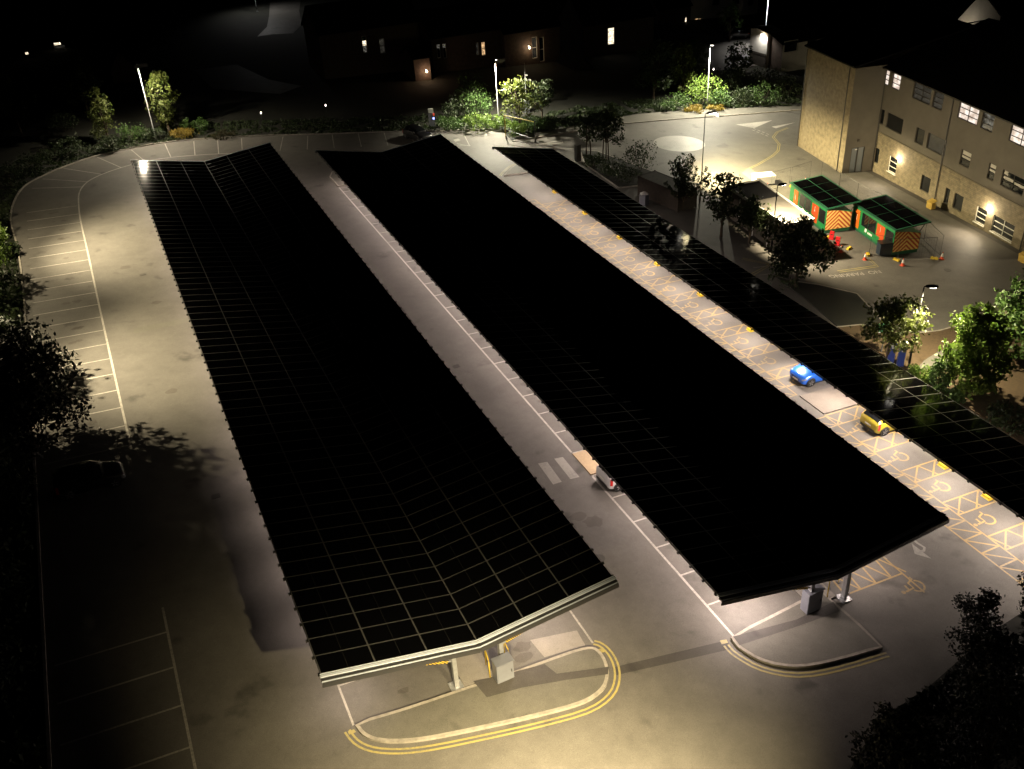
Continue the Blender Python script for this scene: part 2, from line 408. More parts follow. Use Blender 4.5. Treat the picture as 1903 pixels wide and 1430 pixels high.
# ------------------------------------------------------------------ world
w = bpy.data.worlds.new('World'); S.world = w; w.use_nodes = True
nt = w.node_tree; bg = nt.nodes['Background']; sky = nt.nodes.new('ShaderNodeTexSky'); sky.sky_type = 'NISHITA'; sky.sun_disc = False
sky.sun_elevation = R(4); sky.sun_rotation = R(200)
nt.links.new(sky.outputs[0], bg.inputs['Color']); bg.inputs['Strength'].default_value = .0000035
sun = bpy.data.lights.new('moon', 'SUN'); sun.energy = .00004; sun.angle = R(.5); sun.color = (1, .95, .88)
so = bpy.data.objects.new('moon', sun); COL.objects.link(so); so.location = (0, 0, 90); so.rotation_euler = (R(50), 0, R(200))
vs = S.view_settings; vs.view_transform = 'Standard'; vs.look = 'None'; vs.exposure = EXPO; vs.gamma = 1; vs.use_curve_mapping = False
S.render.engine = 'CYCLES'
cy = S.cycles; cy.max_bounces = 5; cy.diffuse_bounces = 3; cy.glossy_bounces = 3; cy.transmission_bounces = 2
cy.use_denoising = True; cy.sample_clamp_indirect = 3; cy.use_light_tree = True; cy.caustics_reflective = False; cy.caustics_refractive = False
#SECTION
# ------------------------------------------------------------------ ground, roads, kerbs
g = MB(); g.sheet([(-500, -60), (700, -60), (700, 900), (-500, 900)], -.06); struct('ground', g, 'soil')
left_kerb = [(-8.7, 8), (-8.6, 40), (-8.6, 70), (-8.8, 86), (-9.1, 93), (-9.5, 99), (-9.2, 104), (-8.2, 108.6), (-6.5, 111.2), (-4.2, 113.6), (-.7, 116.2), (3.3, 117.6), (7.2, 118.25), (11.7, 117.9), (17.7, 116.4)]
top_kerb = [(24, 114.2), (32, 111.6)] + px((815, 244.6), (875, 242.5), (931, 241))
road_kerb = px((953, 264), (1015, 254), (1083, 243.3), (1147, 232), (1262, 222), (1350, 216), (1440, 209), (1500, 204))
lk = smooth_line(left_kerb+top_kerb, 3)
park = lk + px((944, 254)) + road_kerb + [(125, 92), (125, 4), (-8.7, 4)]
g = MB(); g.sheet(park, 0.0); struct('car_park', g, 'tarmac')
g = MB(); g.stroke(lk, .14, .06)
def kerb(name, pts, w=.14, h=.11, closed=False):
    k = MB(); pts = [Vector(p[:2]) for p in pts]; n = len(pts)
    for i in range(n if closed else n-1):
        a, b = pts[i], pts[(i+1) % n]
        d = (b-a)
        if d.length < .02: continue
        nr = Vector((-d.y, d.x)).normalized()*w/2; e = d.normalized()*.005
        k.prism([tuple(a+nr-e), tuple(a-nr-e), tuple(b-nr+e), tuple(b+nr+e)], -.02, h)
    return struct(name, k, 'kerb')
kerb('kerb', [(p[0], p[1]) for p in lk])
kerb('kerb', road_kerb)
# the footway behind the far kerb and the paved apron by the height barrier
pv = [(x+.1, y+.12) for x, y in road_kerb] + px((1500, 197), (1420, 200), (1262, 207), (1185, 213), (1100, 228), (1028, 243), (965, 251))
g = MB(); g.sheet(pv, .06); struct('pavement', g, 'paving')
# planted beds
def bed(name, poly, m='bark', h=.09):
    g = MB(); g.prism(poly, -.01, h); return struct(name, g, m)
bedB = px((1556, 610), (1600, 606), (1700, 622), (1745, 617), (1850, 590), (1960, 560), (1960, 830), (1903, 830), (1850, 792))
bed('planting_bed', bedB, 'bark'); kerb('kerb', offset_poly(bedB, .05)[0:6], h=.1)
bedA = px((1440, 515), (1468, 524), (1518, 531), (1592, 548), (1640, 600), (1600, 604), (1556, 608), (1500, 560))
bed('planting_bed', bedA, 'soil'); kerb('kerb', offset_poly(bedA, .05)[1:5], h=.1)
bedC = px((1088, 306), (1078, 280), (1110, 283), (1190, 312), (1226, 326), (1204, 344), (1150, 350))
bed('planting_bed', bedC, 'soil'); kerb('kerb', offset_poly(bedC, .05), h=.1, closed=True)
bedD = px((1730, 1275), (1790, 1222), (1850, 1172), (1900, 1140), (1960, 1125), (1960, 1480), (1560, 1480), (1590, 1410), (1650, 1330))
bed('planting_bed', bedD, 'soil')
g = MB(); g.sheet(px((1700, 690), (1718, 672), (1742, 656), (1775, 648), (1782, 664), (1738, 690)), .1); struct('path', g, 'paving')
# lanes behind the houses
for poly in ([(1100, 62), (1290, 62), (1400, 72), (1440, 78), (1440, 118), (1330, 132), (1240, 100)], [(395, 165), (360, 130), (440, 120), (500, 148), (560, 160), (520, 175)],
             [(478, 68), (505, 64), (545, 62), (561, 46), (556, 20), (560, -8), (503, -14), (500, 30), (496, 50)]):
    g = MB(); g.sheet(px(*poly), -.02); struct('lane', g, 'tarmac')

# raised traffic islands
def island(name, poly, surf='paving', h=.12):
    k = MB(); inner = offset_poly(poly, -.16)
    k.prism(poly, -.02, h, 0); k.prism(inner, h-.02, h+.006, 1)
    return struct(name, k, ['kerb', surf])
isl1 = smooth_line([(3.6, 28.5), (3.75, 27.9), (4.2, 27.35), (5.1, 26.85), (6.4, 26.45), (8.7, 26.0), (11.1, 25.6), (13.2, 25.38), (14.4, 25.65), (15.05, 26.25), (15.38, 27.0), (15.42, 27.7), (15.2, 28.12), (14.4, 28.3), (12.5, 28.32), (11, 28.33), (9, 28.4), (6, 28.48), (4.3, 28.6)], 3)
island('traffic_island', isl1)
isl2 = smooth_line(px((1358, 1188), (1366, 1200), (1380, 1212), (1420, 1233), (1480, 1243), (1550, 1232), (1640, 1206)), 3) + px((1600, 1165), (1528, 1103), (1500, 1112), (1440, 1143), (1390, 1168))
island('traffic_island', isl2)
isl3 = px((628, 348), (617, 336), (612, 331), (616, 322), (632, 312), (700, 305), (760, 330), (690, 341))
island('traffic_island', isl3)
isl4 = smooth_line(px((936, 328), (944, 319), (957, 309), (985, 300)), 3) + px((1040, 300), (1040, 318), (985, 322))
island('traffic_island', isl4)
# central strips between the canopy posts
for (x0, x1, y0, y1) in ((8.75, 10.25, 28.45, 101), (26.6, 28.15, 25.9, 96), (43.0, 44.6, 15, 89)):
    k = MB(); k.prism([(x0, y0), (x1, y0), (x1, y1), (x0, y1)], -.02, .1); struct('concrete_strip', k, 'slab')
# reinstated trench across the lane mouth and onto both islands
g = MB(); g.sheet(px((1138, 1241), (1352, 1190), (1358, 1207), (1142, 1256)), .004); struct('trench_patch', g, 'tarmac_dark')
g = MB(); g.sheet(px((1131, 1243), (1130, 1257), (1050, 1268), (970, 1282), (905, 1300), (880, 1270), (920, 1262), (1012, 1238), (1035, 1256)), .131); struct('trench_patch', g, 'tarmac_dark')
g = MB(); g.sheet(px((1362, 1187), (1374, 1203), (1470, 1172), (1560, 1140), (1548, 1122), (1480, 1155)), .131); struct('trench_patch', g, 'tarmac_dark')
# buff crossing ramps
g = MB(); g.prism([(21.75, 40.15), (26.4, 40.15), (26.4, 42.5), (21.75, 42.5)], -.01, .07); struct('crossing_pad', g, 'tactile')
g = MB(); g.prism([(39.0, 39.55), (43, 39.55), (43, 42.0), (39.0, 42.0)], -.01, .06); struct('crossing_pad', g, 'ramp')
# the pale rectangle under the first canopy
g = MB(); g.sheet(px((985, 1190), (1072, 1172), (1088, 1200), (1012, 1222)), .004); struct('surface_patch', g, 'slab')

# ------------------------------------------------------------------ painted markings
wl = MB(); fl = MB(); yl = MB(); yh = MB()
LW = .1
# left row
ylo = 27.0
wl.stroke([(-3.15, 14), (-3.1, 30), (-3.1, 39.5)], .12)
for k in range(11): wl.stroke([(-8.2, 13.5+2.42*k-.0), (-3.1, 13.5+2.42*k)], LW)
arc = smooth_line([(-3.05, 54.4), (-3.15, 64), (-3.25, 76), (-3.32, 88), (-3.4, 96), (-3.29, 100.8), (-3.06, 104.1), (-2.56, 106.3), (-1.77, 108), (-.42, 109.5), (1.66, 110.95), (4.3, 112.1), (7.2, 112.35), (9.8, 112), (12.3, 111.4), (16, 110.4)], 4)
wl.stroke(arc, .14)
for k in range(20): 
    y = 55.0+2.4*k; wl.stroke([(-8.1, y+.05), (-3.1-.008*k*2.4/1, y)], LW)
for a, b in (((-2.6, 106.2), (-7.4, 107.9)), ((-2.05, 107.7), (-6.3, 110.6)), ((-.47, 109.6), (-4.1, 113.4)), ((1.7, 111), (-.4, 115.9)), ((4.35, 112.1), (3.4, 117.1)), ((7.2, 112.4), (7.25, 117.9)), ((9.8, 112), (10.5, 117.4)), ((12.35, 111.4), (13.2, 117)), ((14.9, 110.7), (15.9, 116.3)), ((19, 109.6), (20.6, 114.9)), ((22, 108.8), (23.4, 114)), ((25, 108), (26.2, 113.2)), ((28, 107.1), (29.2, 112.3)), ((31, 106.3), (32.2, 111.4)), ((34, 105.4), (35.2, 110.5)), ((37, 104.5), (38.2, 109.4))):
    wl.stroke([a, b], LW)
wl.stroke(px((849, 267), (873, 272), (860, 246)), LW); wl.stroke(px((898, 242), (905, 252)), LW)
wl.stroke(px((850, 270), (875, 271)), LW)
# first canopy bays
wl.stroke([(3.55, 28.6), (3.55, 100)], LW)
for k in range(30): y = 31.0+2.4*k; wl.stroke([(3.55, y), (8.3, y)], LW); wl.stroke([(10.6, y), (15.4, y)], LW)
wl.stroke([(15.4, 28.4), (15.4, 100)], LW)
# second canopy bays
wl.stroke([(21.83, 25.9), (21.8, 40.0)], .13); wl.stroke([(21.8, 42.7), (21.83, 94.9)], .13)
for k in range(6): wl.stroke([(21.8, 28.2+2.38*k), (26.5, 28.2+2.38*k)], LW)
for k in range(22): wl.stroke([(21.8, 42.6+2.42*k), (26.5, 42.6+2.42*k)], LW)
# zebra bars
zb = MB()
for c in ([(1000, 862), (1017, 859), (1044, 896), (1028, 901)], [(1030, 853), (1046, 850), (1077, 887), (1060, 891)]): zb.sheet(px(*c), .008)
struct('zebra_crossing', zb, 'faded')
# third canopy: accessible bays
def zig(x0, x1, ya, yb, step=1.15):
    n = max(1, round((yb-ya)/step)); d = (yb-ya)/n
    for k in range(n):
        yh.stroke([(x0, ya+d*k), (x1, ya+d*k+.05)], LW); yh.stroke([(x1, ya+d*k), (x0, ya+d*(k+1))], LW)
    yh.stroke([(x0, yb), (x1, yb)], LW)
def row_hatch(ya, yb):
    yh.stroke([(37.55, ya), (37.55, yb)], LW); yh.stroke([(38.95, ya), (38.95, yb)], LW); zig(37.55, 38.95, ya, yb)
row_hatch(10.0, 39.3); row_hatch(42.2, 83.2)
def cross_hatch(yc, wd=1.2, x0=38.95, x1=43.2):
    a, b = yc-wd/2, yc+wd/2
    yh.stroke([(x0, a), (x1, a)], LW); yh.stroke([(x0, b), (x1, b)], LW)
    n = 3; d = (x1-x0)/n
    for k in range(n):
        yh.stroke([(x0+d*k, a), (x0+d*(k+1), b)], LW); yh.stroke([(x0+d*k, b), (x0+d*(k+.35), a)], LW)
symc = [14.0, 17.3, 20.6, 23.8, 27.1, 30.4, 33.7, 37.15, 43.4] + [46.65+3.28*k for k in range(11)]
for yc in (15.6, 18.9, 22.2, 25.5, 28.75, 32.05, 35.45, 38.8): cross_hatch(yc)
for k in range(12): cross_hatch(45.05+3.28*k, 1.05)
wy = [MB()]
def wheelchair(x, y, up, rt, sc):
    """the access symbol in strokes"""
    up = Vector(up); rt = Vector(rt); o = Vector((x, y))
    q = lambda a, b: tuple(o+rt*(a*sc)+up*(b*sc))
    s_ = wy[0]; lw = .085*sc
    s_.sheet([q(.0+.09*math.cos(t*math.pi/5), .92+.09*math.sin(t*math.pi/5)) for t in range(10)], .009)
    s_.stroke([q(-.02, .8), q(.02, .38), q(.32, .38), q(.44, .06), q(.56, .1)], lw, .009)
    s_.stroke([q(0, .62), q(.28, .6)], lw, .0085)
    s_.stroke([q(.06+.3*math.cos(R(t)), .18+.3*math.sin(R(t))) for t in range(115, 345, 16)], lw, .0095)
for yc in symc: wheelchair(40.4, yc, (-1, 0), (0, 1), 1.35)
# second canopy east side
yh.stroke([(32.53, 24.3), (32.53, 40)], LW); yh.stroke([(28.4, 25.85), (32.53, 25.85)], LW); yh.stroke([(28.4, 27.6), (32.53, 27.6)], LW)
for k in range(4):
    xx = 28.4+1.03*k; yh.stroke([(xx+.3, 25.85), (xx+.55, 27.6)], LW); yh.stroke([(xx+.5, 27.6), (xx+1.3, 25.85)], LW)
wheelchair(32.75, 24.75, (-1, 0), (0, 1), 1.3)
# arrow in the lane
ar = MB(); ar.stroke(px((1686, 994), (1705, 1010), (1718, 1018), (1717, 1024), (1708, 1026)), .15); ar.sheet(px((1694, 1010), (1731, 1039), (1700, 1030)), .008)
struct('lane_arrow', ar, 'faded')
wl.stroke(px((1630, 1026), (1648, 1040)), .1)
# kerbside double yellow lines
dy = MB()
def dbl(pts, d1, d2, w=.1, flip=1):
    for d in (d1, d2):
        out = []
        pp = [Vector(p[:2]) for p in pts]
        for k in range(len(pp)):
            t = (pp[min(k+1, len(pp)-1)]-pp[max(k-1, 0)]).normalized(); out.append(pp[k]+Vector((t.y, -t.x))*d*flip)
        dy.stroke(out, w)
i1f = isl1[0:37]
dbl(i1f, .28, .5); dy.sheet(px((1107, 1208), (1120, 1205), (1124, 1212), (1111, 1216)), .0095); dy.sheet(px((646, 1360), (658, 1356), (662, 1361), (649, 1366)), .0095)
i2f = isl2[2:19]
dbl(i2f, .28, .5); dy.sheet(px((1338, 1191), (1350, 1189), (1353, 1195), (1341, 1198)), .0085)
dbl(smooth_line(px((936, 328), (944, 319), (957, 309), (985, 300)), 4), -.3, -.5, .07)
dbl(px((1360, 325), (1404, 305), (1430, 290), (1441, 280), (1443, 268), (1432, 255), (1440, 245), (1460, 237)), .2, .42, .08)
dbl(px((1556, 504), (1627, 494), (1611, 482)), -.0, .3, .08)
dbl(px((1380, 480), (1435, 492), (1400, 512)), 0, .3, .08)
struct('double_yellow_line', dy, 'yellow_line')
# far junction: mini roundabout, give-way triangles, centre lines
rb = MB(); rb.sheet([(62.65+3.05*math.cos(t*math.pi/16), 92.75+3.05*math.sin(t*math.pi/16)) for t in range(32)], .008); struct('roundabout_marking', rb, 'faded')
tri = MB()
tri.stroke(px((1380, 234), (1434, 224.5), (1400, 238), (1380, 234)), .3); tri.sheet(px((1367, 232), (1434, 224.5), (1398, 238)), .0085)
tri.sheet(px((1434, 236), (1478, 228), (1442, 239)), .0085)
tri.stroke(px((996, 270), (1044, 261), (1046, 266), (996, 270)), .25)
for k in range(4):
    for j in (0, 1): tri.stroke(px((1400+8*k-2*j, 239+3.2*k+3*j), (1405+8*k-2*j, 241+3.2*k+3*j)), .12)
tri.stroke(px((1030, 277), (1110, 276)), .1, .008); tri.stroke(px((1085, 300), (1092, 270)), .1, .0082)
struct('give_way_marking', tri, 'white_paint')
# kerb-side markings beside the dark bed and yard
fl.stroke(px((1400, 498), (1434, 494)), .1); fl.stroke(px((1410, 512), (1436, 509)), .1); fl.stroke(px((1146, 349), (1215, 338)), .3)
fl.sheet(px((842, 260), (852, 258), (856, 261), (846, 264)), .008)
struct('bay_lines', wl, 'white_paint'); struct('kerb_lines', fl, 'faded')
struct('yellow_hatching', yh, 'yellow_paint'); struct('access_symbols', wy[0], 'yellow_paint')
# NO PARKING, painted to be read from the yard
tc = bpy.data.curves.new('no_parking_text', 'FONT'); tc.body = 'NO  PARKING'; tc.size = 1
to = bpy.data.objects.new('no_parking_text', tc); COL.objects.link(to)
bpy.context.view_layer.update()
tm = bpy.data.meshes.new_from_object(to.evaluated_get(bpy.context.evaluated_depsgraph_get())); bpy.data.objects.remove(to)
xs = [v.co.x for v in tm.vertices]; x0, x1 = min(xs), max(xs)
A = Vector(at(1636, 505)); B = Vector(at(1541.5, 514.5)); dx = (B-A); L = dx.length; dx.normalize(); dyv = Vector((-dx.y, dx.x))
for v in tm.vertices:
    p = A+dx*((v.co.x-x0)/(x1-x0)*L)+dyv*(v.co.y*.85-.25); v.co = (p.x, p.y, gz(p.x, p.y)+.0085)
tm.materials.append(M['white_paint']); to = bpy.data.objects.new('road_lettering', tm); COL.objects.link(to); tag(to, kind='structure')
#SECTION
# ------------------------------------------------------------------ solar canopies
HT, HV = 3.7, 2.6
def canopy(label, xl, xv, xr, y0, y1, post_dx=1.15, ends=True, post_y=None, power=230, col=(1, .86, .76), lw_power=None, bright=True, y_lights=None, lx=.55, spot=None, group='solar canopies over the parking bays'):
    org = P(xv, y0, 0); root = thing('solar_canopy', label, 'canopy', org, 0, group)
    wings = [(xl, -1)] + ([(xr, 1)] if xr is not None else [])
    rows = round((y1-y0)/1.05); dy_ = (y1-y0)/rows
    for xo, sgn in wings:
        mb = MB(); fr = .028; T = .04
        wx = abs(xo-xv)
        def W(a, y, dz=0.0):   # a: 0 valley .. 1 outer edge
            x = xv+sgn*wx*a; return P(x, y, HV+(HT-HV)*a+dz)
        for i in range(rows):
            ya, yb = y0+i*dy_+.003, y0+(i+1)*dy_-.003
            for j in range(3):
                a0, a1 = j/3+(.0004 if j else 0), (j+1)/3-(.0004 if j < 2 else 0)
                fa = fr/wx
                o = [W(a0, ya), W(a1, ya), W(a1, yb), W(a0, yb)]; n = [W(a0+fa, ya+fr), W(a1-fa, ya+fr), W(a1-fa, yb-fr), W(a0+fa, yb-fr)]
                if sgn < 0: o = [o[1], o[0], o[3], o[2]]; n = [n[1], n[0], n[3], n[2]]
                mb.quad(n, 0, [(0, 0), (1, 0), (1, 1), (0, 1)])
                for k in range(4):
                    l = (k+1) % 4; mb.quad([o[k], o[l], n[l], n[k]], 1)
                b = [p-Vector((0, 0, T)) for p in o]
                mb.quad(b[::-1], 2)
        # frame edges round the wing
        for (a, c) in ((W(0, y0), W(1, y0)), (W(1, y0), W(1, y1)), (W(1, y1), W(0, y1))):
            mb.quad([a, c, c-Vector((0, 0, T)), a-Vector((0, 0, T))], 1)
        mb.build('panel_array', ['pv', 'alu', 'gutter'], root, org)
        # purlins running along the wing, and their clips showing past the outer edge
        for a in (.06, .36, .66, .95):
            pu = MB(); pu.bar(W(a, y0+.05, -.13), W(a, y1-.05, -.13), .08, .14); pu.build('purlin', 'galv', root, org)
        # edge angle with a clip at every row, cut as one comb-shaped strip
        cl = MB(); pts = [(y0, .0)]
        for i in range(rows+1):
            y = min(max(y0+i*dy_, y0+.08), y1-.08); pts += [(y-.06, .02), (y-.06, .12), (y+.06, .12), (y+.06, .02)]
        pts += [(y1, .0)]
        n_ = len(pts); e = [W(1, y, 0)+Vector((sgn*d, 0, 0)) for y, d in pts]
        for k in range(n_-1):
            o0, o1 = W(1, pts[k][0], 0), W(1, pts[k+1][0], 0)
            for dz in (-.045, -.13):
                if (o1-o0).length > 1e-4: cl.quad([v+Vector((0, 0, dz)) for v in (o0, o1, e[k+1], e[k])])
            cl.quad([e[k]+Vector((0, 0, -.045)), e[k+1]+Vector((0, 0, -.045)), e[k+1]+Vector((0, 0, -.13)), e[k]+Vector((0, 0, -.13))])
        cl.build('edge_rail', 'steel_dark', root, org)
        # end trims: stepped profiles, lamp-lit lips and shaded grooves put into the colours
        for ye, s_ in ((y0, -1), (y1, 1)):
            et = MB()
            for (dy1, dz1, d, mi) in ((.02, -.012, (.05, .05), 0), (.06, -.03, (.05, .05), 1), (.14, -.02, (.12, .06), 0), (.27, -.09, (.16, .1), 1), (.375, -.10, (.055, .05), 0), (.43, -.22, (.06, .24), 1)):
                et.bar(W(0, ye+s_*dy1, dz1), W(1.01, ye+s_*dy1, dz1), d[0], d[1], mi)
            et.build('end_trim', ['alu_lit', 'gutter'], root, org)
        # rafters, posts and braces
        pys = post_y or [y0+.1+i*7.2 for i in range(int((y1-y0)/7.2)+1)]
        for i, yp in enumerate(pys):
            xp = xv+sgn*post_dx
            rf = MB(); rf.bar(W(.02, yp, -.30), W(.97, yp, -.27), .14, .2); rf.build('rafter', 'galv', root, org)
            c = MB(); hb = HV+(HT-HV)*(post_dx/wx)-.4
            c.box(P(xp, yp, hb/2), (.2, .26, hb)); c.box(P(xp, yp, .03), (.62, .62, .06)); 
            for sx in (-1, 1):
                for sy in (-1, 1): c.box(P(xp+sx*.24, yp+sy*.24, .08), (.05, .05, .06))
            c.build('column', 'galv', root, org)
            br = MB(); br.bar(P(xp+sgn*.1, yp, 1.75), W(.72, yp, -.36), .08, .1); br.build('brace', 'galv', root, org)
            if i == 0:
                hz = MB(); p0 = P(xp+sgn*.16, yp-.07, 1.78); p1 = W(.72, yp-.07, -.36); hz.bar(p0+(p1-p0)*.03, p0+(p1-p0)*.3, .02, .13); hz.build('hazard_strip', 'hazard', root, org)
        # luminaires under the wing
        nl = 16; yls = y_lights or [y0+1.6+i*((y1-y0-3.2)/(nl-1)) for i in range(nl)]
        for yy in yls:
            lb = MB(); cpt = W(lx if sgn < 0 else .55, yy, -.36); lb.box(cpt, (.16, 1.2, .07), 0, 0); ob = lb.build('luminaire', 'alu_plain', root, org)
            df = MB(); df.box(cpt-Vector((0, 0, .05)), (.12, 1.1, .025)); df.build('diffuser', 'tube', ob)
            ob.children[0].data.transform(Matrix.Translation(-org))
            pw = (power if not callable(power) else power(sgn, yy))*10/nl
            lpos = cpt-Vector((0, 0, .085))-org
            if spot and sgn < 0: lamp('AREA', 'luminaire_light', lpos, pw, col, ob, size=(.14, 1.15), direction=(0, 0, -1)).data.spread = R(spot)
            else: lamp('AREA', 'luminaire_light', lpos, pw, col, ob, size=(.14, 1.15), direction=(sgn*.12, 0, -1))
    if xr is not None:
        gt = MB(); gt.bar(P(xv, y0-.3, HV-.07), P(xv, y1, HV-.07), .2, .12); gt.build('valley_gutter', 'gutter', root, org)
        sp = MB(); sp.tube([P(xv+.1, y0-.2, HV-.12), P(xv+.1, y0-.2, HV-.32)], .09, 10); sp.build('gutter_outlet', 'alu_plain', root, org)
    return root
C1 = canopy('near V-shaped solar canopy, widest in view, bright silver trim at its end', 2.68, 9.6, 16.6, 28.6, 101.0, power=lambda s, y: 95 if s < 0 else 330, col=(1, .80, .70), lx=.8, spot=112)
C2 = canopy('middle V-shaped solar canopy between the white-lined and yellow-hatched bays', 20.4, 27.3, 34.15, 25.6, 96.3, power=lambda s, y: (900 if y < 29 else 370-1.9*(y-30)) if s < 0 else 270, col=(1, .81, .72))
C3 = canopy('single-slope solar canopy over the yellow-hatched accessible bays, lit grid of panels', 37.65, 44.5, None, 14.5, 89.8, power=lambda s, y: 830-8.3*max(0, y-38), col=(1, .83, .71), post_y=[18.7+6.6*k for k in range(11)])
dm = MB(); c = P(15.5, 28.75, 3.05)
dm.tube([c+Vector((0, 0, .2)), c+Vector((0, 0, .06)), c, c-Vector((0, 0, .1)), c-Vector((0, 0, .15))], [.05, .15, .17, .12, .03], 14)
tag(dm.build('dome_camera', 'white', None, None, True), 'white dome camera hanging under the right end of the near canopy', 'camera')
# electrical cabinets at the posts
def cabinet(label, x, y, rz=0., m='cabinet', w=1.0, d=.5, h=1.35):
    r = thing('electrical_cabinet', label, 'cabinet', P(x, y, .12), rz, 'electrical cabinets at canopy ends')
    b = MB(); b.box((0, 0, h/2), (w, d, h)); b.box((0, -.02, h+.02), (w+.06, d+.1, .04)); b.build('housing', m, r)
    dr = MB(); dr.box((0, -d/2-.012, h/2), (w-.1, .02, h-.14)); dr.build('door', m, r)
    hd = MB(); hd.box((w*.36, -d/2-.035, h/2), (.03, .03, .16)); hd.build('handle', 'steel_dark', r)
    return r
cabinet('pale grey steel cabinet in front of the near canopy post', 10.6, 28.2, R(3), w=.85, h=1.15)
cabinet('shadowed grey steel cabinet by the end post of the middle canopy', 26.35, 25.75, R(2), w=.9)
def hoop(label, x, y, hgt=1.1, wd=.75, rz=0., base='yellow'):
    r = thing('post_guard', label, 'guard', P(x, y, .02), rz, 'yellow tubular guards round canopy posts')
    t = MB(); t.tube([(-wd/2, 0, 0), (-wd/2, 0, hgt-.1), (-wd/2+.1, 0, hgt), (wd/2-.1, 0, hgt), (wd/2, 0, hgt-.1), (wd/2, 0, 0)], .027, 8); t.build('rail', base, r, None, True)
    p = MB()
    for s in (-1, 1): p.box((s*wd/2, 0, .02), (.16, .16, .03))
    p.build('foot_plates', 'steel_dark', r)
    return r
hoop('yellow tube guard left of the pale cabinet', 10.1, 28.85, 1.15, .8, R(80))
hoop('yellow tube guard right of the pale cabinet', 11.15, 29.0, 1.15, .7, R(85))
hoop('yellow tube guard left of the middle canopy end post', 27.7, 26.45, 1.3, .8, R(88))
hoop('yellow tube guard right of the middle canopy end post', 28.95, 26.3, 1.3, .8, R(84))
# yellow blocks beside the accessible bays
for i, y in enumerate((28.63, 31.96, 38.36, 51.15, 57.82, 64.41, 70.93, 77.66, 84.18)):
    b = MB(); b.box((0, 0, .09), (.34, .5, .17)); b.box((0, 0, .185), (.26, .42, .03)); b.box((0, 0, .02), (.44, .6, .04))
    o = b.build('wheel_stop', 'yellow'); o.location = P(41.75, y, .01)
    lab = ('yellow block in the hatched strip nearest the camera but one', 'yellow block in the hatched strip south of the yellow hatchback', 'yellow block just behind the yellow hatchback', 'yellow block in the second hatched strip beyond the blue car', 'yellow block fourth strip beyond the blue car', 'yellow block sixth strip beyond the blue car', 'yellow block eighth strip beyond the blue car', 'yellow block tenth strip beyond the blue car', 'yellow block farthest along the third canopy edge')[i]
    tag(o, lab, 'block', 'yellow blocks between accessible bays')

# ------------------------------------------------------------------ street lamps
def street_lamp(label, x, y, h, face, dark=False, power=9000, col=(1, .86, .66), ang=150, blend=.6, tilt=25, radius=.16, arm=None, cutoff=None, wide=None):
    arm = arm if arm is not None else (.55 if dark else .25)
    r = thing('street_lamp', label, 'street lamp', P(x, y, 0), 0, 'street lamps')
    m = 'pole_dark' if dark else 'pole'
    p = MB(); p.tube([(0, 0, 0), (0, 0, 1.2), (0, 0, 1.25), (0, 0, h-.1)], [.085, .085, .06, .045], 10); p.build('post', m, r, None, True)
    b = MB(); b.box((0, 0, .03), (.34, .34, .06)); b.build('base_plate', m, r)
    d = Vector((math.cos(face), math.sin(face), 0)); s = Vector((-d.y, d.x, 0))
    am = MB(); am.tube([(0, 0, h-.12), (0, 0, h-.02), tuple(Vector((0, 0, h+.02))+d*(arm*.3))], [.045, .045, .035], 8); am.build('arm', m, r, None, True)
    hd = MB(); c0 = Vector((0, 0, h))
    secs = [(-.08, .07, .05), (.1, .16, .09), (.45, .19, .085), (.72, .13, .04)]
    i0 = 0
    for t, wd, th in secs:
        c = c0+d*(t+arm*.3)+Vector((0, 0, .02+.05*t))
        for a, b_ in ((-1, -1), (1, -1), (1, 1), (-.6, 1)): hd.v.append(tuple(c+s*(a*wd)+Vector((0, 0, b_*th*.6))))
    for k in range(len(secs)-1):
        for j in range(4): hd.f.append((k*4+j, k*4+(j+1) % 4, k*4+4+(j+1) % 4, k*4+4+j)); hd.mi.append(0)
    hd.f += [(3, 2, 1, 0), (12, 13, 14, 15)]; hd.mi += [0, 0]
    ho = hd.build('lamp_head', 'pole_dark', r)
    ln = MB(); lc = c0+d*(.4+arm*.3)+Vector((0, 0, -.045)); ln.box(lc, (.42, .26, .02), face); ln.build('lens', 'lens', ho)
    if cutoff:  # plates added to the head to block its light beyond a set angle
        vz = MB(); g_ = .6; zl = lc.z-.06; zb_ = zl-g_/cutoff
        vz.box(Vector((lc.x, lc.y, (zb_+h+.1)/2))+d*g_, (.02, 1.5, h+.1-zb_), face); vz.box(Vector((lc.x, lc.y, h+.09))+d*.25, (.75, .5, .02), face); vz.build('added_cutoff_plate', 'black', ho)
    dr = d*math.sin(R(tilt))+Vector((0, 0, -math.cos(R(tilt))))
    lamp('SPOT', 'lamp_light', lc-Vector((0, 0, .06)), power, col, ho, radius, ang, blend, dr)
    if wide: lamp('SPOT', 'lamp_light', lc-Vector((0, 0, .06)), wide, col, ho, radius, 156, 1., d*.55+Vector((0, 0, -.84)))
    return r
WARM = (1, .8, .44); NEUT = (1, .92, .7); COOL = (1, .97, .92); YEL = (1, .84, .46)
street_lamp('tall pale lamp post among the trees behind the far left bays', 6.5, 119.8, 9.0, R(-80), power=10500, col=(1, .87, .64), tilt=10, ang=158, arm=2.2, cutoff=3.7, radius=.13)
street_lamp('pale lamp post beside the brightly lit young tree', 46.7, 109.5, 7.8, R(-80), power=30000, col=NEUT, tilt=14, ang=152, cutoff=2.5)
street_lamp('pale lamp post rising from green shrubs beyond the far road', 74.6, 104.3, 8.1, R(-100), power=29000, col=NEUT, tilt=24, ang=146)
street_lamp('slim dark lamp post standing between the bare bush and the roundabout', 57.2, 80.2, 7.4, R(-10), True, 60000, YEL, tilt=46, ang=122, cutoff=3.2, radius=.13)
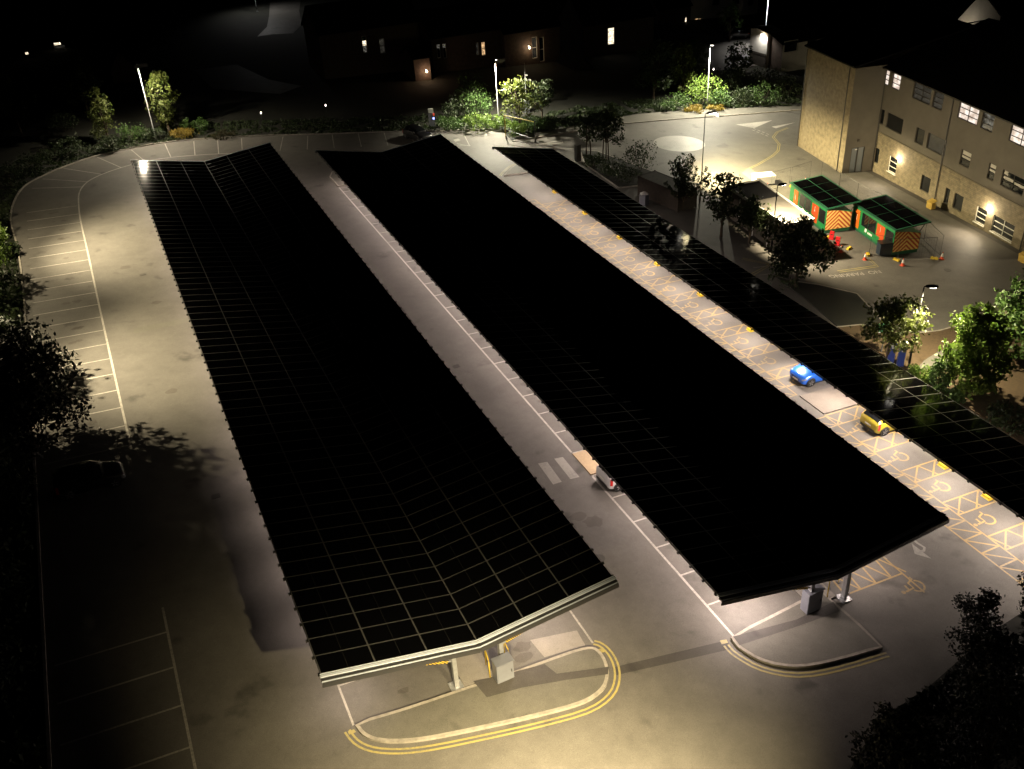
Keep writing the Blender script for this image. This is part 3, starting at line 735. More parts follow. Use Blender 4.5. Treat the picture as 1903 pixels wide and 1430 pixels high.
street_lamp('dark lamp post beside the blue ticket cabinets', 48.53, 41.75, 6.5, R(-38), True, 12000, (1, .85, .54), tilt=24, ang=166, radius=.1)
street_lamp('short dark lamp post beside the flat-roofed kiosk', 52.61, 62.57, 6.2, R(-2), True, 17000, (1, .82, .52), tilt=50, ang=146, radius=.12)
SOFT = (1, .83, .52)
street_lamp('lamp post hidden in the left trees beside the upper bays', -11.5, 88.0, 10, R(0), True, 84000, SOFT, tilt=65, ang=98, blend=1., cutoff=1.55, radius=.12, wide=9500)
street_lamp('lamp post hidden in the left trees beside the lower bays', -11.5, 65.6, 10, R(0), True, 71000, SOFT, tilt=65, ang=100, blend=1., cutoff=1.72, radius=.12, wide=10000)
street_lamp('lamp post at the foot of the view below the near island', 12.0, 13.2, 8, R(90), power=40000, col=WARM, tilt=38, ang=96, blend=1., cutoff=2.3, radius=.1)
street_lamp('lamp post below the view towards its lower left', 6.3, 14.4, 10.6, R(86), power=44000, col=WARM, tilt=40, ang=84, blend=1., cutoff=3.0, radius=.12)
street_lamp('farthest pale lamp post by the black car in the rear court', 104.5, 131, 8.2, R(-95), power=7000, col=COOL, tilt=20, ang=126)
x, y = at(478, 22); street_lamp('lamp post cut by the top edge beside the far left road', x, y, 8, R(-60), power=2000, col=COOL)
# drain covers and repairs in the tarmac
def cover(label, x, y, rz=0, round_=False):
    b = MB()
    if round_: b.tube([(0, 0, 0), (0, 0, .012)], .33, 18)
    else:
        b.box((0, 0, .006), (.5, .42, .012)); 
        for k in range(5): b.box((-.18+.09*k, 0, .014), (.04, .32, .004))
    o = b.build('drain_cover', 'iron'); o.location = P(x, y, .002); o.rotation_euler = (0, 0, rz); tag(o, label, 'drain cover', 'iron covers set in the tarmac')
cover('small iron gully grate in the left lane beside the near canopy', .9, 47.5); cover('small iron gully grate in the left lane beside the upper bays', .6, 81.0); cover('iron gully grate in the centre lane beyond the zebra bars', 19.2, 55.5); cover('round iron manhole in the centre lane near its mouth', 18.6, 33.5, 0, True); cover('round iron manhole in the yard in front of the cabins', 64.0, 53.0, 0, True)
st_ = MB(); rs = random.Random(5)
def stain(x, y, r_, e=1.0):
    st_.sheet([(x+r_*e*(.7+.5*rs.random())*math.cos(t*math.pi/7), y+r_*(.7+.5*rs.random())*math.sin(t*math.pi/7)) for t in range(14)], .0042)
for k in range(24): stain(-5.9+1.2*rs.random(), 56.1+2.4*rs.randint(0, 18)+.3*rs.random(), .12+.2*rs.random(), 1.4)
for k in range(12): stain(22.4+.5*rs.random(), 44+2.42*rs.randint(0, 20), .1+.15*rs.random())
for x, y, r_, e in ((12.2, 29.6, .32, 1.6), (12.0, 29.0, .3, 1.5), (19.8, 36.3, .55, 1.0), (19.2, 37.1, .4, 1.3), (17.9, 47, .3, 1), (18.5, 70, .35, 1), (6.2, 29.5, .2, 1.4), (.2, 60.5, .35, 1.3), (-.6, 83.2, .4, 1.2), (1.0, 75.0, .3, 1.5), (60, 84, .5, 1.3), (66, 70, .5, 1.2), (64, 60, .4, 1)): stain(x, y, r_, e)
struct('oil_stains', st_, 'stain')
g = MB(); g.sheet([(17.4, 60), (18.6, 60.2), (18.7, 66.0), (17.5, 65.8)], .004); struct('surface_patch', g, 'tarmac_dark')
g = MB(); g.sheet([(-1.2, 70.2), (2.9, 70.4), (2.9, 71.3), (-1.2, 71.1)], .004); struct('surface_patch', g, 'paving')
#SECTION
# ------------------------------------------------------------------ cars
def catmull(P_, n):
    P_ = np.array(P_, float); out = []
    for k in range(len(P_)-1):
        p0, p1, p2, p3 = P_[max(k-1, 0)], P_[k], P_[k+1], P_[min(k+2, len(P_)-1)]
        for j in range(n):
            t = j/n; out.append(.5*((2*p1)+(p2-p0)*t+(2*p0-5*p1+4*p2-p3)*t*t+(3*p1-p0-3*p2+p3)*t**3))
    out.append(P_[-1]); return np.array(out)
# stations front -> rear: x, sill z, belt z, roof z, half width at belt, half width at roof
HATCH = [(1.98, .36, .50, .56, .52, .42), (1.90, .26, .60, .70, .68, .56), (1.70, .20, .70, .82, .78, .66), (1.30, .19, .80, .93, .835, .70), (.95, .19, .86, 1.0, .845, .70), (.80, .19, .88, 1.06, .85, .68), (.35, .19, .91, 1.36, .855, .60), (.0, .19, .93, 1.46, .86, .585), (-.6, .19, .95, 1.49, .86, .58), (-1.1, .19, .97, 1.47, .85, .575), (-1.45, .20, .985, 1.40, .83, .56), (-1.75, .24, .99, 1.12, .79, .60), (-1.88, .30, .94, 1.0, .75, .60), (-1.95, .38, .80, .84, .66, .52)]
def car(name, label, paint, loc, rz, rear_detail=True, group='cars parked in the bays'):
    r = thing(name, label, 'car', loc, rz, group)
    st = catmull(HATCH, 5)
    def sec(s):
        x, zb, zs, zr, ws, wr = s
        pts = [(0, zb), (ws*.86, zb), (ws*.97, zb+.1), (ws*1.02, zb+(zs-zb)*.5), (ws*1.0, zs-.03), (ws*.965, zs+.01), (wr+(ws-wr)*.35, zs+(zr-zs)*.62), (wr*.94, zr-.02), (wr*.55, zr+.015), (0, zr+.025)]
        return catmull(pts, 3)
    G = []
    for s in st:
        h = sec(s); full = np.concatenate([h, h[::-1][1:]*np.array([-1, 1])]); G.append([(s[0], p[0], p[1]) for p in full])
    G = np.array(G); ns, nr = G.shape[:2]; nh = (nr+1)//2
    b = MB()
    b.v = [tuple(p) for p in G.reshape(-1, 3)]
    for i in range(ns-1):
        for j in range(nr-1): b.f.append((i*nr+j, i*nr+j+1, (i+1)*nr+j+1, (i+1)*nr+j)); b.mi.append(1 if (j < 3 or j >= nr-4) and True else 0)
    b.f.append(tuple(range(nr))[::-1]); b.mi.append(0); b.f.append(tuple((ns-1)*nr+j for j in range(nr))); b.mi.append(0)
    b.build('body', [paint, 'black'], r, None, True)
    def patch(nm, i0, i1, j0, j1, m_, off=.012, both=False, parent=r):
        mb = MB()
        for J0, J1 in ([(j0, j1)] + ([(nr-1-j1, nr-1-j0)] if both else [])):
            nrm = {}
            for i in range(i0, i1+1):
                for j in range(J0, J1+1):
                    du = Vector(G[min(i+1, ns-1)][j]-G[max(i-1, 0)][j]); dv = Vector(G[i][min(j+1, nr-1)]-G[i][max(j-1, 0)])
                    n = dv.cross(du); n = n.normalized() if n.length > 1e-6 else Vector((0, 0, 1))
                    p = Vector(G[i][j]); c = Vector((p.x, 0, .7))
                    if n.dot(p-c) < 0: n = -n
                    nrm[i, j] = p+n*off
            for i in range(i0, i1):
                for j in range(J0, J1): mb.quad([nrm[i, j], nrm[i, j+1], nrm[i+1, j+1], nrm[i+1, j]])
        return mb.build(nm, m_, parent, None, True)
    J1, J2, JT = 16, 21, nh-1       # belt ring .. roof edge .. centre
    patch('windscreen', 26, 32, J2-4, nr-1-(J2-4), 'glass')
    patch('rear_window', 50, 58, J2-3, nr-1-(J2-3), 'glass')
    patch('side_window', 31, 40, J1, J2-1, 'glass'); patch('side_window', 41, 48, J1, J2-1, 'glass')
    patch('side_window', 31, 40, nr-J2, nr-1-J1, 'glass'); patch('side_window', 41, 48, nr-J2, nr-1-J1, 'glass')
    for s in (-1, 1):
        j0, j1 = (9, 15) if s > 0 else (nr-16, nr-10)
        patch('headlight', 3, 10, j0+2, j1, 'headlamp', .014); patch('tail_light', 54, 59, j0+2, j1+1, 'tail', .016)
        mi = MB(); mi.box((.72, s*.93, .98), (.12, .2, .13)); mi.build('mirror', paint, r)
    gr = MB(); gr.box((1.95, 0, .50), (.06, .8, .14)); gr.box((1.93, 0, .33), (.08, 1.1, .1)); gr.build('grille', 'black', r)
    pf = MB(); pf.box((1.985, 0, .42), (.02, .5, .11)); pf.build('number_plate', 'plate', r)
    pr = MB(); pr.box((-1.965, 0, .62), (.02, .5, .11)); pr.build('number_plate', 'plate', r)
    rb = MB(); rb.box((-1.93, 0, .36), (.1, 1.2, .16)); rb.build('rear_bumper', 'black', r)
    for x in (1.27, -1.25):
        for s in (-1, 1):
            t = MB(); t.tube([(x, s*.66, .31), (x, s*.70, .31), (x, s*.845, .31), (x, s*.875, .31)], [.27, .315, .315, .28], 20); wt = t.build('wheel', 'rubber', r, None, True)
            m_ = MB(); m_.tube([(x, s*.868, .31), (x, s*.882, .31)], .205, 18, 0)
            for k in range(5):
                a = 2*math.pi*k/5+.3; m_.box((x+.125*math.cos(a), s*.884, .31+.125*math.sin(a)), (.16, .012, .05), 0, 1, 0, -a)
            m_.build('rim', ['black', 'rim'], wt)
            a_ = MB(); a_.tube([(x, s*.80, .33), (x, s*.868, .33)], .365, 20); a_.build('wheel_arch', 'black', r)
    r.rotation_euler = (0, 0, rz)
    tilt = Vector((-KX, -KY, 1)).normalized(); r.rotation_mode = 'QUATERNION'
    r.rotation_quaternion = Vector((0, 0, 1)).rotation_difference(tilt) @ Matrix.Rotation(rz, 3, 'Z').to_quaternion()
    return r
car('parked_car', 'blue hatchback parked nose out beside the pale ramp under the canopy edge', 'car_blue', P(41.75, 43.55, 0), R(181))
car('parked_car', 'yellow hatchback parked nose in under the right canopy, rear showing', 'car_yellow', P(42.05, 36.85, 0), R(1))
car('parked_car', 'white hatchback with only its rear corner showing beside the zebra bars', 'car_white', P(23.75, 39.0, 0), R(2))
car('parked_car', 'black car in deep shadow at the left end of the white bays', 'car_black', P(-5.6, 51.6, 0), R(3))
car('parked_car', 'black car parked in the rear court beyond the far road', 'car_black', P(104.5, 138.5, 0), R(160))
x, y = at(776, 259); car('parked_car', 'dark car behind the far end of the middle canopy', 'car_black', P(x, y, 0), R(-72))

# ------------------------------------------------------------------ main building
def facade(root, p0, u, rects, s0, s1, z0, z1, m_, name, shear=0., uvs=True, depth=.14, zof=0.):
    """a wall skin with real window openings; rects in (s0, s1, z0, z1); returns 3-d mapper"""
    u = Vector((*u, 0)).normalized(); nrm = Vector((u.y, -u.x, 0))
    def W(s, z, d=0.): return Vector((p0[0], p0[1], 0))+u*s+Vector((0, 0, z-shear*s))+nrm*d
    ss = sorted({s0, s1}|{v for r_ in rects for v in r_[:2] if s0 < v < s1}); zs = sorted({z0, z1}|{v for r_ in rects for v in r_[2:4] if z0 < v < z1})
    mb = MB()
    for a, b in zip(ss, ss[1:]):
        for c, d in zip(zs, zs[1:]):
            mx, mz = (a+b)/2, (c+d)/2
            if any(r_[0] < mx < r_[1] and r_[2] < mz < r_[3] for r_ in rects): continue
            mb.quad([W(a, c), W(b, c), W(b, d), W(a, d)], 0, [(a, c), (b, c), (b, d), (a, d)])
    for a, b, c, d in [r_[:4] for r_ in rects]:
        if not (s0 <= a and b <= s1 and z0 <= c and d <= z1): continue
        for q, l in (([W(a, c), W(b, c), W(b, c, -depth), W(a, c, -depth)], b-a), ([W(b, d), W(a, d), W(a, d, -depth), W(b, d, -depth)], b-a), ([W(a, d), W(a, c), W(a, c, -depth), W(a, d, -depth)], d-c), ([W(b, c), W(b, d), W(b, d, -depth), W(b, c, -depth)], d-c)):
            mb.quad(q, 0, [(0, 0), (l, 0), (l, depth), (0, depth)])
    mb.build(name, m_, root, root.location)
    return W
def window(root, W, r_, cols, rws, pane, fm='frame', depth=.14, sill=False, t=.06, blinds=None):
    a, b, c, d = r_
    f = MB()
    def fr(s0_, s1_, z0_, z1_):
        A_ = [W(s0_, z0_, -depth+.06), W(s1_, z0_, -depth+.06), W(s1_, z1_, -depth+.06), W(s0_, z1_, -depth+.06)]
        B_ = [W(s0_, z0_, -depth-.02), W(s1_, z0_, -depth-.02), W(s1_, z1_, -depth-.02), W(s0_, z1_, -depth-.02)]
        f.quad(A_)
        for k in range(4): l = (k+1) % 4; f.quad([A_[l], A_[k], B_[k], B_[l]])
    fr(a, b, c, c+t); fr(a, b, d-t, d); fr(a, a+t, c+t, d-t); fr(b-t, b, c+t, d-t)
    for k in range(1, cols): s = a+(b-a)*k/cols; fr(s-t/2, s+t/2, c+t, d-t)
    for k in range(1, rws): z = c+(d-c)*k/rws; fr(a+t, b-t, z-t/2, z+t/2)
    fo = f.build('window', fm, root, root.location)
    p = MB(); p.quad([W(a, c, -depth), W(b, c, -depth), W(b, d, -depth), W(a, d, -depth)], 0, [(a, c), (b, c), (b, d), (a, d)])
    p.build('pane', pane, fo, root.location)
    if blinds:
        bl = MB(); 
        for z0_, z1_, s0_, s1_ in blinds: bl.quad([W(a+(b-a)*s0_, c+(d-c)*z0_, -depth+.02), W(a+(b-a)*s1_, c+(d-c)*z0_, -depth+.02), W(a+(b-a)*s1_, c+(d-c)*z1_, -depth+.02), W(a+(b-a)*s0_, c+(d-c)*z1_, -depth+.02)])
        bl.build('blind', 'blind', fo, root.location)
    if sill:
        s_ = MB(); q0, q1 = W(a-.06, c-.04, .0), W(b+.06, c-.04, .0); s_.bar(q0+(W(0, 0, 1)-W(0, 0, 0))*.03, q1+(W(0, 0, 1)-W(0, 0, 0))*.03, .16, .07); s_.build('sill', 'frame_white', fo, root.location)
    return fo
B0 = (76.52, 75.72); BU = (-.144, -.9896)
bld = thing('hospital_building', 'three-storey pale rendered building with stone ground floor and black roof', 'building', P(76.5, 75.7, 0))
K = .045
top = [(-.3, .5, 7.4, 8.92), (1.05, 2.4, 7.4, 8.92), (4.55, 7.3, 7.35, 8.92), (7.65, 9.15, 7.35, 8.92), (11.4, 14.1, 7.42, 8.94), (14.6, 16.15, 7.42, 8.94), (18.3, 21.1, 7.42, 8.96), (21.6, 23.1, 7.42, 8.96), (25, 27.7, 7.42, 8.96)]
mid = [(0.02, .65, 3.35, 4.9), (1.15, 3.85, 3.3, 4.88), (6.03, 7.35, 3.28, 4.84), (7.9, 10.7, 3.28, 4.86), (12.85, 14.25, 3.36, 4.84), (16.7, 17.6, 3.36, 4.86), (18.5, 21.3, 3.36, 4.84), (24, 26.6, 3.36, 4.84)]
gnd = [(0.05, .8, -.88, .72), (2.58, 3.95, -.95, .7), (8.05, 9.45, -1.0, .6), (11.78, 12.42, -1.0, .62), (13.1, 14.4, -.95, .6), (16.3, 17.7, -1.02, .5), (18.6, 21.35, -1.05, .54), (23, 24.4, -1.05, .54)]
SB = 2.48
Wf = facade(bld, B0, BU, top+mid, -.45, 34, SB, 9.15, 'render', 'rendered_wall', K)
facade(bld, B0, BU, gnd, -.0, 34, -3.2, SB-.002, 'stone', 'stone_wall', K)
for r_, pn, (c_, rw) in zip(top, ['win_white', 'win_white', 'win_faint', 'win_faint', 'win_white', 'win_dim', 'win_white', 'win_dim', 'glass'], [(1, 3), (1, 3), (2, 3), (1, 3), (2, 3), (1, 3), (2, 3), (1, 3), (2, 3)]): window(bld, Wf, r_, c_, rw, pn, sill=False)
for i, (r_, pn) in enumerate(zip(mid, ['glass', 'glass', 'glass', 'win_faint', 'glass', 'glass', 'glass', 'glass'])):
    window(bld, Wf, r_, 2 if r_[1]-r_[0] > 2 and i > 3 else 1, 3 if i > 3 else 1, pn, blinds=[(.70, .94, .08, .9), (.48, .62, .06, .94)] if i in (4, 5) else ([(.72, .95, .02, .2), (.45, .62, .04, .47), (.4, .56, .53, .97)] if i == 6 else None))
for i, (r_, pn) in enumerate(zip(gnd, ['glass']*8)): window(bld, Wf, r_, 2 if r_[1]-r_[0] > 2 else 1, 3 if i in (1, 5, 6) else 1, pn, fm='frame_white' if i in (1, 5, 6) else 'frame', sill=i in (1, 5, 6), t=.05)
st_ = MB(); st_.bar(Wf(-.02, SB, .03), Wf(34, SB, .03), .08, .1); st_.build('string_course', 'stone', bld, bld.location)
ev = MB(); ev.bar(Wf(-.5, 9.2, .22), Wf(34, 9.2, .22), .5, .12); ev.bar(Wf(-.5, 9.2, .52), Wf(34, 9.2, .52), .12, .13); ev.build('eaves_gutter', 'frame', bld, bld.location)
for s_ in (10.6, 22.6):
    dp = MB(); dp.tube([Wf(s_, 9.1, .1), Wf(s_, -2.4, .1)], .055, 8); dp.build('downpipe', 'frame', bld, bld.location)
# plinth drain strip
pl = MB(); pl.sheet([tuple(Wf(a, 0, d)[:2]) for a, d in ((-.2, .05), (34, .05), (34, .75), (-.2, .75))], .03); pl.build('drain_strip', 'tarmac_dark', bld, bld.location)
# stair tower: left wall and door wall
A_ = (74.94, 86.3); Bc = (72.89, 76.41)
lu = (Bc[0]-A_[0], Bc[1]-A_[1]); lL = math.hypot(*lu)
Wl = facade(bld, A_, lu, [], 0, lL, -3.0, 9.75, 'buff_brick', 'tower_wall', .012)
du = (B0[0]-Bc[0], B0[1]-Bc[1]); dL = math.hypot(*du)
door_r = (.82, 2.42, -3.0, .98)
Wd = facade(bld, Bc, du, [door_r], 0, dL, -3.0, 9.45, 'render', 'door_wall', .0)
dd = MB(); gzb = gz(74.5, 76.1)
for a, b in ((.86, 1.60), (1.63, 2.38)): 
    q = [Wd(a, gzb+.02, -.1), Wd(b, gzb+.02, -.1), Wd(b, .95, -.1), Wd(a, .95, -.1)]; dd.quad(q)
do = dd.build('double_door', 'door_grey', bld, bld.location)
df = MB(); 
for a in (.82, 1.6, 2.38): df.bar(Wd(a+.02, gzb, -.05), Wd(a+.02, .98, -.05), .05, .12)
df.bar(Wd(.82, .97, -.05), Wd(2.42, .97, -.05), .06, .12); df.build('door_frame', 'frame', do, bld.location)
dh = MB(); dh.box(Wd(1.54, gzb+1.05, -.06), (.05, .05, .2)); dh.build('handle', 'alu', do, bld.location)
ds = MB(); ds.quad([Wd(1.3, .68, -.09), Wd(1.72, .68, -.09), Wd(1.72, .76, -.09), Wd(1.3, .76, -.09)]); ds.build('door_sign', 'white', do, bld.location)
vt = MB(); vt.box(Wd(1.5, 1.75, .06), (.22, .14, .26)); vt.build('vent', 'frame', bld, bld.location)
for W_, s_, zt in ((Wl, lL-.95, 9.5), (Wl, .1, 9.5), (Wd, dL-.08, 9.2)):
    dp = MB(); dp.tube([W_(s_, zt, .08), W_(s_, -1.7, .08)], .05, 8); dp.build('downpipe', 'frame', bld, bld.location)
# rear walls and roofs
def wq(pts, m_, nm): 
    q = MB(); q.quad(pts, 0, [(0, 0), (10, 0), (10, 9), (0, 9)][:len(pts)]); return q.build(nm, m_, bld, bld.location)
E1 = Wf(34, 0); bx = Vector((.9896, -.144, 0))
def up(v, z): return Vector((v.x, v.y, z))
far = Vector((A_[0], A_[1], 0)); C_ = Vector((B0[0], B0[1], 0)); Bv = Vector((*Bc, 0))
wq([up(E1, -3), up(E1+bx*24, -3), up(E1+bx*24, 7.6), up(E1, 7.6)], 'buff_brick', 'side_wall')
wq([up(far+bx*24, -3), up(far, -3), up(far, 9.7), up(far+bx*24, 9.7)], 'buff_brick', 'side_wall')
wq([up(E1+bx*24, -3), up(far+bx*24, -3), up(far+bx*24, 9.7), up(E1+bx*24, 7.6)], 'buff_brick', 'rear_wall')
rf = MB()
e0, e1 = Wf(-.6, 9.28, .5), Wf(34.3, 9.28, .5)
r0, r1 = e0+bx*12.5+Vector((0, 0, 3.4)), e1+bx*12.5+Vector((0, 0, 3.4))
b0, b1 = e0+bx*25, e1+bx*25
def slab(a, b, c, d, t=.16):
    n = Vector((0, 0, t)); rf.quad([a, b, c, d]); rf.quad([d-n, c-n, b-n, a-n])
    for p, q in ((a, b), (b, c), (c, d), (d, a)): rf.quad([p, p-n, q-n, q])
slab(e1, e0, r0, r1); slab(r1, r0, b0, b1)
t0, t1 = Wl(-.3, 9.82, .3), Wl(lL+.25, 9.82, .3)
slab(t1, t0, t0+bx*14+Vector((0, 0, 2.6)), t1+bx*14+Vector((0, 0, 2.6)))
rf.build('roof', 'roof', bld, bld.location)
for s_, z_, pw in ((4.18, .88, 330), (17.9, .78, 380)):
    p = Wf(s_, z_, .12); wl_ = MB(); wl_.tube([Wf(s_, z_, .02), Wf(s_, z_, .06), Wf(s_, z_, .16)], [.17, .17, .12], 14); o = wl_.build('wall_light', 'lamp_warm', bld, bld.location, True)
    lamp('POINT', 'wall_light_glow', Wf(s_, z_, .42)-bld.location, pw, (1, .82, .52), o, .12); lamp('SPOT', 'wall_light_flood', Wf(s_, z_, .5)-bld.location, 1500, (1, .82, .58), o, .15, 120, 1., (Wf(0, 0, 1)-Wf(0, 0, 0))*.95+Vector((0, 0, -.3)))
def grit_bin(label, x, y, rz):
    r = thing('grit_bin', label, 'grit bin', P(x, y, 0), rz, 'yellow grit bins by the building')
    b = MB(); b.prism([(-.55, -.4), (.55, -.4), (.5, .4), (-.5, .4)], 0, .75, 0, 0); b.build('tub', 'grit_yellow', r)
    l = MB(); l.v = [(-.62, -.46, .76), (.62, -.46, .76), (.62, .44, 1.02), (-.62, .44, 1.02), (-.62, -.46, .84), (.62, -.46, .84), (.62, .44, 1.1), (-.62, .44, 1.1)]
    l.f = [(3, 2, 1, 0), (4, 5, 6, 7), (0, 1, 5, 4), (1, 2, 6, 5), (2, 3, 7, 6), (3, 0, 4, 7)]; l.mi = [0]*6; l.build('lid', 'grit_yellow', r); r.scale = (.68, .68, .8)
x, y = at(1727, 389); grit_bin('yellow grit bin against the stone wall between the wall lights', x+.3, y+.1, R(-98))
x, y = at(1897, 488); grit_bin('yellow grit bin cut by the right edge of the view', x+.3, y, R(-98))

# ------------------------------------------------------------------ green and orange site cabins
def cabin(label, x, y, rz, L=7.2, Wd_=2.6, H=2.35):
    r = thing('site_cabin', label, 'site cabin', P(x, y, .0), rz, 'green and orange site cabins')
    sk = MB(); sk.box((Wd_/2, L/2, .16), (Wd_-.1, L-.1, .3)); sk.build('skid_base', 'green_dk', r)
    b = MB(); b.v = [(0, 0, .3), (Wd_, 0, .3), (Wd_, L, .3), (0, L, .3), (0, 0, H), (Wd_, 0, H-.45), (Wd_, L, H-.45), (0, L, H)]
    b.f = [(3, 2, 1, 0), (4, 5, 6, 7), (0, 1, 5, 4), (1, 2, 6, 5), (2, 3, 7, 6), (3, 0, 4, 7)]; b.mi = [0]*6; b.build('body', 'green', r)
    c = MB(); c.quad([(.04, -.012, .36), (Wd_-.04, -.012, .36), (Wd_-.04, -.012, H-.5), (Wd_*.5, -.012, H-.2), (.04, -.012, H-.06)], 0, [(0, 0), (1, 0), (1, .74), (.5, .9), (0, 1)]); c.build('chevron_panel', 'chev', r)
    for (y0, y1, z0, z1, m_, nm) in ((.12, 1.35, .85, 2.15, 'glass', 'window'), (1.5, 2.75, .95, 2.12, 'orange_red', 'door'), (1.6, 2.2, .38, .95, 'orange_red', 'door'), (2.95, 4.1, .95, 2.2, 'glass', 'window'), (4.15, 5.3, .95, 2.2, 'glass', 'window'), (5.7, 6.5, .4, 2.15, 'orange', 'door')):
        w_ = MB(); w_.box((-.015, (y0+y1)/2, (z0+z1)/2), (.03, y1-y0, z1-z0)); o = w_.build(nm, m_, r)
        if nm == 'door' and z1 > 1.5: h_ = MB(); h_.box((-.045, (y0+y1)/2+.04, (z0+z1)/2+.15), (.03, .03, .5)); h_.build('handle', 'white', o)
        if nm == 'window': h_ = MB(); h_.bar((-.035, y0, z1), (-.035, y1, z1), .02, .05); h_.bar((-.035, y0, z0), (-.035, y1, z0), .02, .05); h_.bar((-.035, y0, z0), (-.035, y0, z1), .02, .04); h_.build('frame', 'green_dk', o)
    e = MB(); e.box((-.014, 4.45, .72), (.02, .3, .34)); 
    for k in range(5): e.box((-.014, 4.05-.16*k, .62-.0*k), (.02, .1, .2))
    e.build('side_emblem', 'white', r)
    # raised solar roof leaf: hinged on the left, propped high on the right
    W2 = 3.35
    ro = MB(); ro.v = [(-.12, -.12, H+.06), (W2, -.12, H+.42), (W2, L+.12, H+.42), (-.12, L+.12, H+.06)]; ro.v += [(a, b_, c_+.09) for a, b_, c_ in ro.v]
    ro.f = [(3, 2, 1, 0), (4, 5, 6, 7), (0, 1, 5, 4), (1, 2, 6, 5), (2, 3, 7, 6), (3, 0, 4, 7)]; ro.mi = [0]*6; rr = ro.build('roof', 'green_dk', r)
    pv_ = MB(); n_ = 4
    zf = lambda a: H+.165+.36*(a+.12)/(W2+.12)
    for k in range(n_):
        for j in range(2):
            a0, a1 = .1+j*1.58, .1+j*1.58+1.5; y0, y1 = .05+k*(L-.1)/n_, .05+(k+1)*(L-.1)/n_-.06
            pv_.quad([(a0, y0, zf(a0)), (a1, y0, zf(a1)), (a1, y1, zf(a1)), (a0, y1, zf(a0))], 0, [(0, 0), (1, 0), (1, 1), (0, 1)])
    pv_.build('solar_panels', 'pv', rr)
    pp = MB()
    for yy in (.2, L/2, L-.2): pp.bar((Wd_-.05, yy, H-.5), (W2-.3, yy, H+.36), .05)
    pp.build('props', 'steel_dark', r)
    return r
cabin('green site cabin behind the kiosk, its orange door nearer the red barriers', 59.75, 63.85, R(-13), 7.4)
cabin('green site cabin nearer the stone wall, dark blue bin at its corner', 61.75, 57.3, R(-12), 7.0)

def cone(label, x, y):
    r = thing('traffic_cone', label, 'traffic cone', P(x, y, 0), rnd.random()*3, 'traffic cones round the cabins')
    b = MB(); b.box((0, 0, .02), (.42, .42, .05)); b.tube([(0, 0, .03), (0, 0, .76)], [.17, .025], 14); b.build('body', 'cone', r)
    s = MB(); s.tube([(0, 0, .3), (0, 0, .63)], [.13, .06], 14); s.build('reflective_sleeve', 'white', r); r.scale = (.85, .85, .9)
for lab, (pxx, pyy) in (('traffic cone at the far left behind the first green cabin', (1496, 341)), ('traffic cone at the far right corner of the first green cabin', (1530, 342)), ('traffic cone beside the two red barriers', (1562.5, 469)), ('traffic cone nearest the painted yellow corner', (1607, 483)), ('traffic cone nearest the camera below the navy bin', (1677, 494)), ('traffic cone farthest right on the open yard', (1750, 482)), ('traffic cone by the black kiosk roof corner', (1426, 352))):
    cone(lab, *at(pxx, pyy))
def barrier(label, x, y, rz):
    r = thing('barrier', label, 'barrier', P(x, y, 0), rz, 'red plastic barriers')
    b = MB(); b.prism([(-.28, -.2), (.28, -.2), (.28, .2), (-.28, .2)], 0, .13, 0, 0); b.box((0, 0, .55), (.5, .16, .8)); b.box((0, 0, .97), (.46, .2, .08)); b.build('shell', 'red', r)
    h = MB(); h.box((0, 0, .6), (.26, .18, .1)); h.build('slot', 'black', r); r.scale = (.8, .8, .8)
barrier('red plastic barrier touching the first green cabin', *at(1545, 445), R(-62)); barrier('red plastic barrier next to the traffic cone', *at(1556, 456), R(-62))
def block(label, x, y, rz):
    b = MB(); b.box((0, 0, .09), (.62, .24, .16)); b.box((-.16, 0, .18), (.1, .2, .05)); b.box((.16, 0, .18), (.1, .2, .05)); o = b.build('fence_ballast', 'yellow'); o.location = P(x, y, .01); o.rotation_euler = (0, 0, rz)
    tag(o, label, 'fence foot', 'yellow fence feet')
for i, (lab, q) in enumerate((('yellow fence foot right of the cone by the barriers', (1577.5, 463.5)), ('yellow fence foot just behind the cone at the yellow corner', (1613, 475)), ('yellow fence foot below the navy bin', (1665.7, 485)), ('yellow fence foot out on the yard to the right', (1736, 482)), ('yellow fence foot left of the red barriers under the tree', (1535.7, 443)), ('yellow fence foot at the far left end of the first cabin', (1471, 347)), ('yellow fence foot between the two cabins', (1591, 378)))): block(lab, *at(*q), R(20+37*i))
def fence_panel(label, a, b, h=1.9):
    a, b = Vector(a), Vector(b); c = (a+b)/2; r = thing('mesh_fence', label, 'fence panel', P(c.x, c.y, .1), 0, 'temporary mesh fence panels')
    f = MB(); A0, B0_ = P(*a, .15), P(*b, .15); up_ = Vector((0, 0, h))
    f.tube([A0, A0+up_, B0_+up_, B0_, A0], .02, 6); f.build('frame', 'steel_dark', r, r.location)
    w_ = MB(); n_ = 14
    for k in range(1, n_): p = A0.lerp(B0_, k/n_); w_.bar(p, p+up_, .004)
    for z_ in (.5, 1.1, 1.6): w_.bar(A0+Vector((0, 0, z_)), B0_+Vector((0, 0, z_)), .006)
    w_.build('mesh', 'steel_dark', r, r.location)
